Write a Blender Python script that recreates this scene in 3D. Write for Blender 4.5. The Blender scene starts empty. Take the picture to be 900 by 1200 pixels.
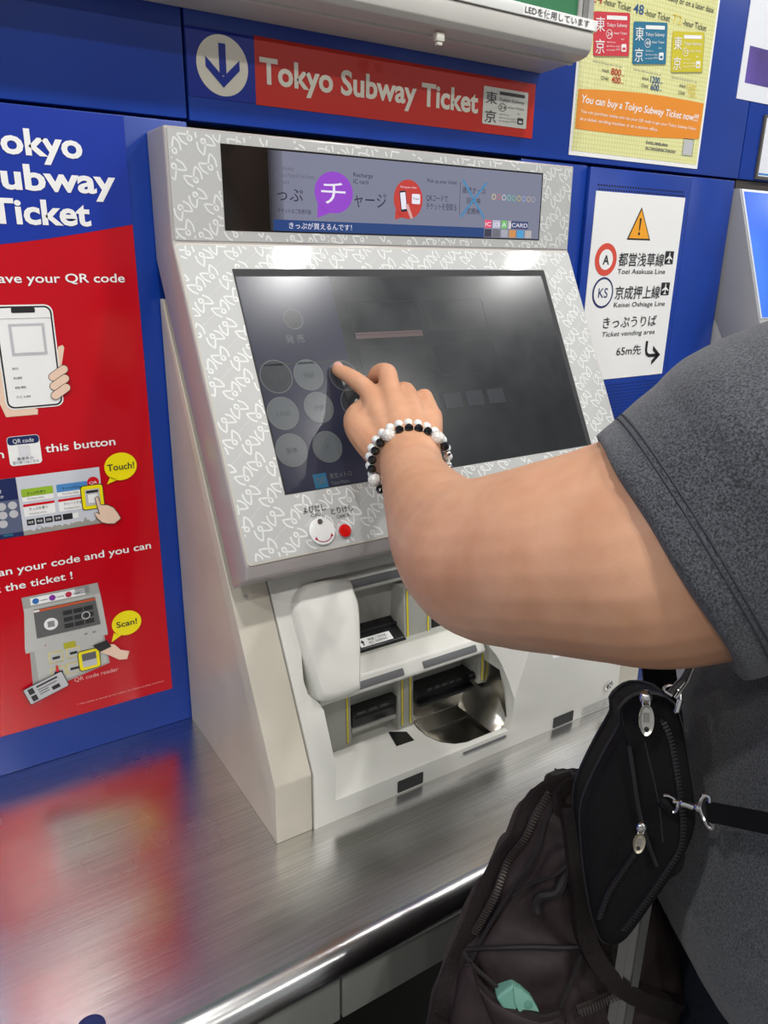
import bpy, bmesh, math, random
from mathutils import Vector, Matrix, Euler
random.seed(4)
scene = bpy.context.scene
COL = scene.collection

# ---------------------------------------------------------------- camera
R = ((0.8434132351609018, -0.5370391244537791, 0.015591457960680602),
     (-0.1610383260199131, -0.28038143177283775, -0.9462837366613238),
     (0.5125629447278894, 0.7955974054274761, -0.3229612920598111))
cam_data = bpy.data.cameras.new('camera')
cam_data.sensor_fit = 'HORIZONTAL'
cam_data.sensor_width = 36
cam_data.lens = 887.18 / 900 * 36
cam_data.clip_start = 0.02
cam = bpy.data.objects.new('camera', cam_data)
COL.objects.link(cam)
mw = Matrix(((R[0][0], -R[1][0], -R[2][0], 0), (R[0][1], -R[1][1], -R[2][1], -0.936), (R[0][2], -R[1][2], -R[2][2], 1.40), (0, 0, 0, 1)))
cam.matrix_world = mw
scene.camera = cam

# ---------------------------------------------------------------- light and exposure
world = bpy.data.worlds.new('station_air')
scene.world = world
world.use_nodes = True
wn = world.node_tree.nodes['Background']
wn.inputs[0].default_value = (0.93, 0.96, 1.0, 1)
wn.inputs[1].default_value = 0.34
scene.view_settings.view_transform = 'Standard'
scene.view_settings.look = 'None'
scene.view_settings.gamma = 1
scene.view_settings.exposure = 0.0
FLOOR = -0.12
CEIL = 2.6
LAMPS = [(0.14 + 0.98 * i, y) for i in range(-2, 5) for y in (-0.88, -3.4)] + [(0.17 + 1.50 * i, -1.72) for i in range(-1, 2)]
LAMP_POWER = 9

# ---------------------------------------------------------------- materials
MATS = {}
def mat(name, col, rough=0.5, metal=0.0, spec=0.5, coat=0.0, emit=None, estr=0.0, noise=None, bump=None, sss=0.0, mapping=None):
    """noise=(scale, amount, detail) colour variation; bump=(scale, strength, distance)"""
    if name in MATS: return MATS[name]
    m = bpy.data.materials.new(name); m.use_nodes = True
    nt = m.node_tree; b = nt.nodes['Principled BSDF']
    c = (col[0], col[1], col[2], 1)
    b.inputs['Base Color'].default_value = c
    b.inputs['Roughness'].default_value = rough
    b.inputs['Metallic'].default_value = metal
    b.inputs['Specular IOR Level'].default_value = spec
    b.inputs['Coat Weight'].default_value = coat
    b.inputs['Coat Roughness'].default_value = 0.06
    if sss:
        b.inputs['Subsurface Weight'].default_value = sss
        b.inputs['Subsurface Radius'].default_value = (0.9, 0.35, 0.2)
        b.inputs['Subsurface Scale'].default_value = 0.012
    if emit:
        b.inputs['Emission Color'].default_value = (*emit, 1)
        b.inputs['Emission Strength'].default_value = estr
    if noise or bump:
        tc = nt.nodes.new('ShaderNodeTexCoord'); mp = nt.nodes.new('ShaderNodeMapping')
        nt.links.new(tc.outputs['Object'], mp.inputs['Vector'])
        if mapping: mp.inputs['Scale'].default_value = mapping
    if noise:
        n = nt.nodes.new('ShaderNodeTexNoise'); n.inputs['Scale'].default_value = noise[0]; n.inputs['Detail'].default_value = noise[2]
        nt.links.new(mp.outputs[0], n.inputs['Vector'])
        rp = nt.nodes.new('ShaderNodeValToRGB')
        lo, hi = 1 - noise[1], 1 + noise[1]
        rp.color_ramp.elements[0].position = 0.3; rp.color_ramp.elements[1].position = 0.7
        rp.color_ramp.elements[0].color = (col[0]*lo, col[1]*lo, col[2]*lo, 1)
        rp.color_ramp.elements[1].color = (min(1, col[0]*hi), min(1, col[1]*hi), min(1, col[2]*hi), 1)
        nt.links.new(n.outputs['Fac'], rp.inputs[0]); nt.links.new(rp.outputs[0], b.inputs['Base Color'])
    if bump:
        n2 = nt.nodes.new('ShaderNodeTexNoise'); n2.inputs['Scale'].default_value = bump[0]; n2.inputs['Detail'].default_value = 4
        nt.links.new(mp.outputs[0], n2.inputs['Vector'])
        bp = nt.nodes.new('ShaderNodeBump'); bp.inputs['Strength'].default_value = bump[1]; bp.inputs['Distance'].default_value = bump[2]
        nt.links.new(n2.outputs['Fac'], bp.inputs['Height']); nt.links.new(bp.outputs[0], b.inputs['Normal'])
    MATS[name] = m
    return m

BLUE = mat('blue_enamel', (0.004, 0.040, 0.30), 0.28, noise=(9, 0.10, 3), bump=(7, 0.12, 0.004))
BLACKGAP = mat('black_gap', (0.006, 0.006, 0.006), 0.8)
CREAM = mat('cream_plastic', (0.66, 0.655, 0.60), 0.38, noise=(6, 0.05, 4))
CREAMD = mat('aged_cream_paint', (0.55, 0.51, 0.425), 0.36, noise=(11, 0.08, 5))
SIDEP = mat('side_paint', (0.42, 0.385, 0.375), 0.22, noise=(5, 0.04, 3))  # red poster's reflected pink and the side-facing darkness are mixed into the colour
FACE = mat('grey_film', (0.47, 0.475, 0.46), 0.42, spec=0.4, coat=0.35)
FACEL = mat('pattern_white', (0.73, 0.74, 0.72), 0.42, spec=0.4, coat=0.35)
FACEM = mat('pattern_small_text', (0.62, 0.62, 0.60), 0.42, spec=0.4, coat=0.35)
INGREY = mat('insert_grey', (0.41, 0.41, 0.37), 0.42, noise=(14, 0.08, 4))
DKGREY = mat('strip_dark_grey', (0.12, 0.12, 0.125), 0.45)
YEL = mat('yellow_line', (0.80, 0.68, 0.02), 0.45)
BLK = mat('black_plastic', (0.010, 0.010, 0.011), 0.28)
BLKM = mat('black_matte', (0.012, 0.012, 0.013), 0.6)
WHT = mat('white_print', (0.86, 0.86, 0.84), 0.35)
INK = mat('black_ink', (0.015, 0.015, 0.017), 0.4)
GREYINK = mat('grey_ink', (0.25, 0.25, 0.26), 0.4)
RED = mat('red_print', (0.62, 0.004, 0.012), 0.22, spec=0.6)
SIGNRED = mat('sign_red', (0.52, 0.022, 0.012), 0.3, spec=0.25, bump=(14, 0.10, 0.004))
POSRED = mat('poster_red', (0.52, 0.0005, 0.008), 0.20, spec=0.3, coat=.25, bump=(5, 0.25, 0.006))
POSBLUE = mat('poster_blue', (0.004, 0.030, 0.33), 0.22, spec=0.6)
SIGNBLUE = mat('sign_blue', (0.005, 0.022, 0.26), 0.3, spec=0.25)
OFFWHT = mat('sign_offwhite', (0.66, 0.63, 0.52), 0.25)
NAVY = mat('navy_print', (0.012, 0.022, 0.10), 0.35)
YPRINT = mat('bubble_yellow', (0.90, 0.76, 0.0), 0.3)
SKINP = mat('printed_skin', (0.83, 0.60, 0.45), 0.35)
STEEL = mat('tray_steel', (0.50, 0.48, 0.43), 0.24, metal=1.0, noise=(30, 0.15, 4), bump=(60, 0.08, 0.001))
CHROME = mat('chrome', (0.78, 0.76, 0.74), 0.14, metal=1.0)
GOLDISH = mat('pale_brass', (0.62, 0.56, 0.42), 0.3, metal=1.0)
REDBTN = mat('red_button_plastic', (0.60, 0.004, 0.003), 0.15, spec=0.7)
GREYM = mat('grey_metal', (0.40, 0.39, 0.37), 0.4)

def steel_counter():
    m = bpy.data.materials.new('brushed_steel'); m.use_nodes = True
    nt = m.node_tree; b = nt.nodes['Principled BSDF']; L = nt.links.new
    b.inputs['Metallic'].default_value = 1
    tc = nt.nodes.new('ShaderNodeTexCoord')
    mp = nt.nodes.new('ShaderNodeMapping'); mp.inputs['Scale'].default_value = (6, 420, 420)
    L(tc.outputs['Object'], mp.inputs[0])
    n = nt.nodes.new('ShaderNodeTexNoise'); n.inputs['Scale'].default_value = 1.0; n.inputs['Detail'].default_value = 6; n.inputs['Roughness'].default_value = .7
    L(mp.outputs[0], n.inputs['Vector'])
    n2 = nt.nodes.new('ShaderNodeTexNoise'); n2.inputs['Scale'].default_value = 7; n2.inputs['Detail'].default_value = 5
    L(tc.outputs['Object'], n2.inputs['Vector'])
    n3 = nt.nodes.new('ShaderNodeTexNoise'); n3.inputs['Scale'].default_value = 2.6; n3.inputs['Detail'].default_value = 2
    L(tc.outputs['Object'], n3.inputs['Vector'])
    mr = nt.nodes.new('ShaderNodeMapRange'); mr.inputs[1].default_value = .3; mr.inputs[2].default_value = .7; mr.inputs[3].default_value = .17; mr.inputs[4].default_value = .30
    L(n2.outputs['Fac'], mr.inputs[0]); L(mr.outputs[0], b.inputs['Roughness'])
    cr = nt.nodes.new('ShaderNodeValToRGB'); cr.color_ramp.elements[0].position = .35; cr.color_ramp.elements[1].position = .65
    cr.color_ramp.elements[0].color = (.58, .575, .565, 1); cr.color_ramp.elements[1].color = (.80, .79, .77, 1)
    L(n.outputs['Fac'], cr.inputs[0]); L(cr.outputs[0], b.inputs['Base Color'])
    b1 = nt.nodes.new('ShaderNodeBump'); b1.inputs['Strength'].default_value = .10; b1.inputs['Distance'].default_value = .0006
    L(n.outputs['Fac'], b1.inputs['Height'])
    b2 = nt.nodes.new('ShaderNodeBump'); b2.inputs['Strength'].default_value = .35; b2.inputs['Distance'].default_value = .010
    L(n3.outputs['Fac'], b2.inputs['Height']); L(b1.outputs[0], b2.inputs['Normal']); L(b2.outputs[0], b.inputs['Normal'])
    return m
BRUSHED = steel_counter()

def fabric(name, c1, c2, scale, rough=.9, bumpd=.0006, bstr=.5, sheen=.0, stretch=None, spec=.2):
    m = bpy.data.materials.new(name); m.use_nodes = True
    nt = m.node_tree; b = nt.nodes['Principled BSDF']; L = nt.links.new
    b.inputs['Roughness'].default_value = rough; b.inputs['Specular IOR Level'].default_value = spec
    b.inputs['Sheen Weight'].default_value = sheen
    tc = nt.nodes.new('ShaderNodeTexCoord'); mp = nt.nodes.new('ShaderNodeMapping')
    if stretch: mp.inputs['Scale'].default_value = stretch
    L(tc.outputs['Object'], mp.inputs[0])
    n = nt.nodes.new('ShaderNodeTexNoise'); n.inputs['Scale'].default_value = scale; n.inputs['Detail'].default_value = 5; n.inputs['Roughness'].default_value = .65
    L(mp.outputs[0], n.inputs['Vector'])
    cr = nt.nodes.new('ShaderNodeValToRGB'); cr.color_ramp.elements[0].position = .38; cr.color_ramp.elements[1].position = .64
    cr.color_ramp.elements[0].color = (*c1, 1); cr.color_ramp.elements[1].color = (*c2, 1)
    L(n.outputs['Fac'], cr.inputs[0]); L(cr.outputs[0], b.inputs['Base Color'])
    bp = nt.nodes.new('ShaderNodeBump'); bp.inputs['Strength'].default_value = bstr; bp.inputs['Distance'].default_value = bumpd
    L(n.outputs['Fac'], bp.inputs['Height']); L(bp.outputs[0], b.inputs['Normal'])
    return m
SHIRT = fabric('charcoal_melange_knit', (.020, .022, .026), (.115, .120, .135), 750, .95, .0012, .8, .25)
TROUSER = fabric('navy_twill', (.004, .006, .011), (.010, .013, .022), 500, .85)
BAGF = fabric('black_nylon', (.0035, .0035, .004), (.008, .008, .009), 900, .62, .0003, .3, spec=.12)
PACKF = fabric('brown_black_nylon', (.019, .012, .012), (.030, .020, .020), 26, .60, .003, .30, spec=.25)
PACKD = fabric('dark_brown_webbing', (.010, .007, .007), (.02, .014, .014), 600, .6, .0006, .6)

# ---------------------------------------------------------------- mesh helpers
def link(o, parent=None):
    COL.objects.link(o)
    if parent: o.parent = parent
    return o
def tag(o, label=None, cat=None, group=None, kind=None):
    if label: o['label'] = label
    if cat: o['category'] = cat
    if group: o['group'] = group
    if kind: o['kind'] = kind
    return o
def thing(name, label, cat, group=None, loc=(0, 0, 0)):
    o = bpy.data.objects.new(name, None); o.location = loc; o.empty_display_size = .05
    COL.objects.link(o); return tag(o, label, cat, group)
def mesh_obj(name, verts, faces, m, parent=None, smooth=False, bevel=0, seg=2, mi=None):
    me = bpy.data.meshes.new(name); me.from_pydata([tuple(v) for v in verts], [], faces)
    for x in (m if isinstance(m, (list, tuple)) else [m]): me.materials.append(x)
    if mi: me.polygons.foreach_set('material_index', mi)
    bm = bmesh.new(); bm.from_mesh(me)
    if bevel or not mi: bmesh.ops.recalc_face_normals(bm, faces=bm.faces)
    if bevel:
        ed = [e for e in bm.edges if len(e.link_faces) == 2 and e.calc_face_angle(0) > .45]
        bmesh.ops.bevel(bm, geom=ed, offset=bevel, segments=seg, profile=.6, affect='EDGES', clamp_overlap=True)
    bm.to_mesh(me); bm.free()
    if smooth or bevel:
        me.polygons.foreach_set('use_smooth', [True] * len(me.polygons))
        me.set_sharp_from_angle(angle=math.radians(38))
    o = bpy.data.objects.new(name, me)
    return link(o, parent)
def boxd(x0, x1, y0, y1, z0, z1):
    v = [(x, y, z) for x in (x0, x1) for y in (y0, y1) for z in (z0, z1)]
    return v, [(0, 1, 3, 2), (4, 6, 7, 5), (0, 4, 5, 1), (2, 3, 7, 6), (0, 2, 6, 4), (1, 5, 7, 3)]
def box(name, x0, x1, y0, y1, z0, z1, m, parent=None, bevel=0, seg=2):
    v, f = boxd(x0, x1, y0, y1, z0, z1); return mesh_obj(name, v, f, m, parent, bevel=bevel, seg=seg)
def prism_x(name, prof, x0, x1, m, parent=None, bevel=0, seg=2):
    n = len(prof); v = [(x0, y, z) for y, z in prof] + [(x1, y, z) for y, z in prof]
    f = [tuple(range(n)), tuple(range(2*n-1, n-1, -1))] + [(i, (i+1) % n, n+(i+1) % n, n+i) for i in range(n)]
    return mesh_obj(name, v, f, m, parent, bevel=bevel, seg=seg)
def slab(name, F, pts, d0, d1, m, parent=None, bevel=0, seg=2):
    """polygon pts in frame F extruded from depth d0 to d1 along the frame normal"""
    n = len(pts); v = [F(u, w, d0) for u, w in pts] + [F(u, w, d1) for u, w in pts]
    f = [tuple(range(n)), tuple(range(2*n-1, n-1, -1))] + [(i, (i+1) % n, n+(i+1) % n, n+i) for i in range(n)]
    return mesh_obj(name, v, f, m, parent, bevel=bevel, seg=seg)
def frame(o, u, v):
    o = Vector(o); u = Vector(u).normalized(); v = Vector(v).normalized(); n = u.cross(v)
    if n.y > 0: n = -n
    return lambda a, b, d=0.0: tuple(o + u*a + v*b + n*d)
WALL = frame((0, 0, 0), (1, 0, 0), (0, 0, 1))
SLH = frame((0, -0.0645, 1.4085), (1, 0, 0), (0, 0.46942, 0.88298))
SLB = frame((0, -0.291, 0.838), (1, 0, 0), (0, 0.48193, 0.87623))
def wallf(y): return frame((0, y, 0), (1, 0, 0), (0, 0, 1))
def rrect(x0, x1, z0, z1, r, n=5):
    out = []
    for cx, cz, a0 in ((x1-r, z1-r, 0), (x0+r, z1-r, 90), (x0+r, z0+r, 180), (x1-r, z0+r, 270)):
        for i in range(n+1):
            a = math.radians(a0 + 90*i/n); out.append((cx + r*math.cos(a), cz + r*math.sin(a)))
    return out
def rect(x0, x1, z0, z1): return [(x0, z0), (x1, z0), (x1, z1), (x0, z1)]
def circ(cx, cz, r, n=28, rz=None): return [(cx + r*math.cos(2*math.pi*i/n), cz + (rz or r)*math.sin(2*math.pi*i/n)) for i in range(n)]
def rot(pts, c, deg):
    a = math.radians(deg); s, k = math.sin(a), math.cos(a)
    return [(c[0] + (x-c[0])*k - (y-c[1])*s, c[1] + (x-c[0])*s + (y-c[1])*k) for x, y in pts]
def crom(pts, n=6, closed=False):
    P = [Vector(p) for p in pts]; out = []
    m = len(P)
    rng = range(m) if closed else range(m-1)
    for i in rng:
        p0 = P[(i-1) % m] if closed or i > 0 else P[0]; p1 = P[i]; p2 = P[(i+1) % m]; p3 = P[(i+2) % m] if closed or i+2 < m else P[-1]
        for k in range(n):
            t = k/n
            out.append(tuple(.5*((2*p1) + (p2-p0)*t + (2*p0-5*p1+4*p2-p3)*t*t + (3*p1-p0-3*p2+p3)*t**3)))
    if not closed: out.append(tuple(P[-1]))
    return out

_tc = {}
def glyphs(s, bold=0.0, shear=0.0):
    k = (s, bold, shear)
    if k not in _tc:
        cu = bpy.data.curves.new('t', 'FONT'); cu.body = s; cu.size = 1; cu.offset = bold; cu.shear = shear; cu.resolution_u = 3
        cu.fill_mode = 'FRONT'
        o = bpy.data.objects.new('t', cu); COL.objects.link(o)
        me = bpy.data.meshes.new_from_object(o.evaluated_get(bpy.context.evaluated_depsgraph_get()))
        _tc[k] = ([tuple(v.co[:2]) for v in me.vertices], [tuple(p.vertices) for p in me.polygons])
        bpy.data.objects.remove(o); bpy.data.meshes.remove(me); bpy.data.curves.remove(cu)
    return _tc[k]
class Print:
    """flat print: shapes in a frame, each layer a hair in front of the last, flushed as one mesh"""
    def __init__(s, F, step=.00025): s.F = F; s.V = []; s.Fc = []; s.MI = []; s.M = []; s.step = step
    def _m(s, m):
        if m not in s.M: s.M.append(m)
        return s.M.index(m)
    def poly(s, m, pts, layer=1):
        b = len(s.V); s.V += [s.F(p[0], p[1], layer*s.step) for p in pts]
        s.Fc.append(tuple(range(b, b+len(pts)))); s.MI.append(s._m(m)); return s
    def stroke(s, m, pts, w, layer=1, closed=False, clip=None):
        n = len(pts); b = len(s.V); mi = s._m(m); L = []
        for i, p in enumerate(pts):
            a = pts[(i-1) % n] if closed or i > 0 else p; c = pts[(i+1) % n] if closed or i < n-1 else p
            dx, dy = c[0]-a[0], c[1]-a[1]; l = math.hypot(dx, dy) or 1
            nx, ny = -dy/l*w/2, dx/l*w/2
            s.V.append(s.F(p[0]+nx, p[1]+ny, layer*s.step)); s.V.append(s.F(p[0]-nx, p[1]-ny, layer*s.step))
        for i in range(n if closed else n-1):
            j = (i+1) % n
            if clip and not (clip(pts[i]) and clip(pts[j])): continue
            s.Fc.append((b+2*i, b+2*j, b+2*j+1, b+2*i+1)); s.MI.append(mi)
        return s
    def text(s, m, t, x0, zb, cap, x1=None, bold=0.0, shear=0.0, deg=0, layer=2, cjk=False, center=False, clip=None):
        V, Fc = glyphs(t, bold, shear)
        if not V: return s
        xa = min(v[0] for v in V); xb = max(v[0] for v in V)
        sy = cap/(.84 if cjk else .727); sx = (x1-x0)/(xb-xa) if x1 is not None else sy
        a = math.radians(deg); k, q = math.cos(a), math.sin(a); b = len(s.V); mi = s._m(m)
        off = -(xb-xa)/2*sx if center else 0
        for v in V:
            X, Z = (v[0]-xa)*sx + off, v[1]*sy
            s.V.append(s.F(x0 + X*k - Z*q, zb + X*q + Z*k, layer*s.step))
        for f in Fc: s.Fc.append(tuple(b+i for i in f)); s.MI.append(mi)
        return s
    def flush(s, name, parent, label=None):
        me = bpy.data.meshes.new(name); me.from_pydata(s.V, [], s.Fc)
        for m in s.M: me.materials.append(m)
        me.polygons.foreach_set('material_index', s.MI)
        o = bpy.data.objects.new(name, me); link(o, parent)
        if label: o['label'] = label
        return o
def tube(name, pts, r, m, parent=None, n=8, closed=False, cap=True):
    P = [Vector(p) for p in pts]; V = []; Fc = []; N = len(P)
    rr = r if isinstance(r, (list, tuple)) else [r]*N
    up = Vector((0, 0, 1)); prev = None
    for i, p in enumerate(P):
        a = P[(i-1) % N] if closed or i > 0 else p; c = P[(i+1) % N] if closed or i < N-1 else p
        t = (c-a).normalized()
        if prev is None:
            x = t.cross(up)
            if x.length < .1: x = t.cross(Vector((1, 0, 0)))
        else: x = prev - t*prev.dot(t)
        x.normalize(); prev = x; y = t.cross(x)
        for k in range(n):
            A = 2*math.pi*k/n; V.append(p + (x*math.cos(A) + y*math.sin(A))*rr[i])
    for i in range(N if closed else N-1):
        j = (i+1) % N
        for k in range(n): Fc.append((i*n+k, i*n+(k+1) % n, j*n+(k+1) % n, j*n+k))
    if not closed and cap: Fc += [tuple(range(n)), tuple(range(N*n-1, (N-1)*n-1, -1))]
    return mesh_obj(name, V, Fc, m, parent, smooth=True)
def disc(name, F, c, r, d0, d1, m, parent=None, n=40, bevel=0, rz=None): return slab(name, F, circ(c[0], c[1], r, n, rz), d0, d1, m, parent, bevel=bevel)
def boolean(o, cutters):
    for c in cutters:
        md = o.modifiers.new('b', 'BOOLEAN'); md.object = c; md.operation = 'DIFFERENCE'; md.solver = 'EXACT'
    me = bpy.data.meshes.new_from_object(o.evaluated_get(bpy.context.evaluated_depsgraph_get()))
    o.modifiers.clear(); old = o.data; o.data = me
    for c in cutters: bpy.data.objects.remove(c)
    bm = bmesh.new(); bm.from_mesh(me); bmesh.ops.remove_doubles(bm, verts=bm.verts, dist=1e-5)
    bm.to_mesh(me); bm.free(); return o
def soften(o, w=.003, seg=3, ang=35):
    md = o.modifiers.new('bv', 'BEVEL'); md.width = w; md.segments = seg; md.limit_method = 'ANGLE'; md.angle_limit = math.radians(ang); md.use_clamp_overlap = True
    me = bpy.data.meshes.new_from_object(o.evaluated_get(bpy.context.evaluated_depsgraph_get()))
    o.modifiers.clear(); o.data = me
    me.polygons.foreach_set('use_smooth', [True]*len(me.polygons)); me.set_sharp_from_angle(angle=math.radians(40)); return o

# ================================================================ SETTING
floor = tag(box('floor', -3, 6, -5, .1, FLOOR-.1, FLOOR, mat('floor_tile_grey', (.09, .085, .08), .45, noise=(40, .3, 4))), kind='structure')
ceiling = tag(box('ceiling', -3, 6, -5, .1, CEIL+.03, CEIL+.12, mat('ceiling_white', (.72, .72, .70), .7)), kind='structure')
wall = tag(box('wall_back', -3, 6, .034, .12, FLOOR, CEIL+.03, BLACKGAP), kind='structure')
def wpanel(x0, x1, z0, z1, y=0.0, m=BLUE): return box('wall_panel', x0, x1, y, .034, z0, z1, m, wall, bevel=.0022)
wpanel(-3, .3265, 1.5425, CEIL+.03)
wpanel(.3292, 1.3705, 1.5412, CEIL+.03)
wpanel(1.3725, 6, 1.5412, CEIL+.03)
wpanel(-3, .326, .7615, 1.5395)
wpanel(.84, .981, .7615, 1.5385, .004)
vent = wpanel(.9825, 1.2362, .7615, 1.5365, -.002)
wpanel(1.2385, 1.3632, .7615, 1.5375)
wpanel(1.97, 6, .7615, 1.5375)
pv = Print(wallf(-.0022))
for r in range(2):
    for i in range(34): pv.poly(BLACKGAP, circ(1.003 + i*.00640 + (r % 2)*.0032, 1.5105 - r*.0060, .0017, 8))
for r in range(22):
    for i in range(34): pv.poly(BLACKGAP, circ(1.003 + i*.00640 + (r % 2)*.0032, 1.1815 - r*.0060, .0013, 6))
tag(pv.flush('perforations', wall), 'rows of small dark vent holes', kind='stuff')

# counter with rolled front edge
cnt = thing('steel_counter', 'brushed stainless steel counter with a rolled front edge under the ticket machine', 'counter')
prof = [(.034, .7615), (-.434, .7615)]
for i in range(1, 13):
    a = math.radians(90 + 15*i*1.0); prof.append((-.434 + .0215*math.cos(a), .740 + .0215*math.sin(a)))
prof = prof[:-2] + [(-.434, .7190), (-.425, .7190), (-.425, .735), (.034, .735)]
ct = prism_x('countertop', prof, -1.2, 3.0, BRUSHED, cnt)
ct.data.polygons.foreach_set('use_smooth', [True]*len(ct.data.polygons)); ct.data.set_sharp_from_angle(angle=math.radians(30))
cab = thing('counter_base', 'pale grey panelled front under the steel counter', 'counter base')
x = -1.2
for w in (.56, .86, .62, .62, .62, .52):
    pass
xs = [-1.2, -.56, .3005, 1.16, 2.02, 3.0]
for a, b in zip(xs, xs[1:]): box('front_panel', a+.0015, b-.0015, -.40, -.38, .595, .733, mat('pale_panel', (.34, .345, .31), .45, noise=(4, .06, 2)), cab, bevel=.002)
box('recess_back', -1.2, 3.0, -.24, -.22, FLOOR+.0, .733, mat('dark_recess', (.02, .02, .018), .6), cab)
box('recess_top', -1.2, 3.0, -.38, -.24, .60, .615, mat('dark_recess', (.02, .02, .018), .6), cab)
tag(disc('blue_coaster', frame((0, 0, .7615), (1, 0, 0), (0, 1, 0)), (0, 0), .001, 0, .001, NAVY), 'x', 'x')
bpy.data.objects.remove(bpy.data.objects['blue_coaster'])
cp = (0.0494, -0.4078)
bt = thing('round_cap', 'small dark blue round cap on the steel counter at the bottom left', 'cap', loc=(cp[0], cp[1], .7615))
for nm, r, z0, z1, m in (('cap_body', .0125, 0, .006, NAVY), ('cap_top', .009, .006, .0072, mat('cap_blue', (.01, .03, .12), .3))):
    V = [(r*math.cos(t*math.pi/16), r*math.sin(t*math.pi/16), z) for z in (z0, z1) for t in range(32)]
    mesh_obj(nm, V, [tuple(range(32)), tuple(range(63, 31, -1))] + [(i, (i+1) % 32, 32+(i+1) % 32, 32+i) for i in range(32)], m, bt, bevel=.0008)

# ceiling downlights
GLOW = mat('lamp_glow', (1, 1, 1), .5, emit=(1, .97, .93), estr=40)
first = None
for (lx, ly) in LAMPS:
    if first is None:
        L0 = thing('ceiling_light', 'round recessed ceiling downlight above the counter', 'ceiling light', 'ceiling downlights', (lx, ly, CEIL))
        V = []; Fc = []
        for r, z in ((.045, .0), (.060, -.004), (.066, .0), (.066, .028), (.045, .028)):
            V += [(r*math.cos(t*math.pi/16), r*math.sin(t*math.pi/16), z) for t in range(32)]
        for k in range(5):
            for t in range(32): Fc.append((k*32+t, k*32+(t+1) % 32, ((k+1) % 5)*32+(t+1) % 32, ((k+1) % 5)*32+t))
        mesh_obj('trim_ring', V, Fc, WHT, L0, smooth=True)
        mesh_obj('diffuser', [(.044*math.cos(t*math.pi/12), .044*math.sin(t*math.pi/12), .004) for t in range(24)], [tuple(range(24))], GLOW, L0)
        first = L0
    else:
        r = L0.copy(); COL.objects.link(r); r.location = (lx, ly, CEIL)
        for ch in L0.children:
            c = ch.copy(); COL.objects.link(c); c.parent = r
    ld = bpy.data.lights.new('downlight_beam', 'AREA'); ld.shape = 'DISK'; ld.size = .10; ld.energy = LAMP_POWER; ld.color = (1, .99, .97)
    lo = bpy.data.objects.new('downlight_beam', ld); lo.location = (lx, ly, CEIL-.012); COL.objects.link(lo)

# ================================================================ TICKET MACHINE
tm = thing('ticket_machine', 'large cream ticket vending machine with grey patterned face and dark touch screen', 'ticket machine')
HL, HR = .278, .8845
headprof = [(-.0002, 1.5254), (-.062, 1.5254), (-.0645, 1.4085), (-.237, 1.084), (-.2345, 1.066), (-.196, 1.0420), (-.0215, 1.350), (-.0005, 1.3885)]
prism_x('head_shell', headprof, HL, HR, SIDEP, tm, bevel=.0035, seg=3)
# side blocks and centre body share one section
sec = [(-.002, .7615), (-.291, .7615), (-.291, .838), (-.020, 1.3302), (-.0165, 1.345), (-.002, 1.345)]
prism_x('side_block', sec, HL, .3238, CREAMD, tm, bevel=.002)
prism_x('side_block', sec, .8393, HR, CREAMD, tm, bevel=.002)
cs = [(-.004, .7615), (-.293, .7615), (-.293, .8375), (-.175, 1.052), (-.004, 1.052)]
body = prism_x('front_body', cs, .3255, .8376, CREAM, tm)
front = [(.353, .791), (.6205, .791), (.6262, .815), (.6270, .8387), (.6255, .860), (.6215, .880), (.6165, .893), (.610, .903), (.607, .915), (.612, .94), (.614, 1.00), (.607, 1.018), (.590, 1.026),
         (.385, 1.026), (.366, 1.020), (.355, 1.006), (.3505, .985), (.3400, .93), (.341, .915), (.352, .904), (.3560, .895)]
def ycut(pts, y0, y1):
    n = len(pts); V = [(a, y0, b) for a, b in pts] + [(a, y1, b) for a, b in pts]
    return mesh_obj('cut', V, [tuple(range(n)), tuple(range(2*n-1, n-1, -1))] + [(i, (i+1) % n, n+(i+1) % n, n+i) for i in range(n)], CREAM)
c1 = ycut(front, -.6, -.135)
bowl_out = [(.5215, -.208), (.5175, -.225), (.5185, -.245), (.526, -.266), (.540, -.279), (.556, -.284), (.6150, -.284), (.6225, -.278), (.6235, -.208)]
V = [(a, b, .768) for a, b in bowl_out] + [(a, b, .80) for a, b in bowl_out]; n = len(bowl_out)
c2 = mesh_obj('cut', V, [tuple(range(n)), tuple(range(2*n-1, n-1, -1))] + [(i, (i+1) % n, n+(i+1) % n, n+i) for i in range(n)], CREAM)
boolean(body, [c1, c2]); soften(body, .0038, 3)

# bowl
def ring(pts, z, k, c): return [(c[0]+(a-c[0])*k, c[1]+(b-c[1])*k, z) for a, b in pts]
bc = (.575, -.245); V = ring(bowl_out, .7912, .99, bc) + ring(bowl_out, .786, .95, bc) + ring(bowl_out, .7725, .72, (.585, -.238)) + ring(bowl_out, .7705, .55, (.59, -.236)); n = len(bowl_out)
Fc = [tuple(range(3*n, 4*n))]
for k in range(3): Fc += [(k*n+i, k*n+(i+1) % n, (k+1)*n+(i+1) % n, (k+1)*n+i) for i in range(n)]
bw = mesh_obj('coin_bowl', V, Fc, STEEL, tm, smooth=True)
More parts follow.
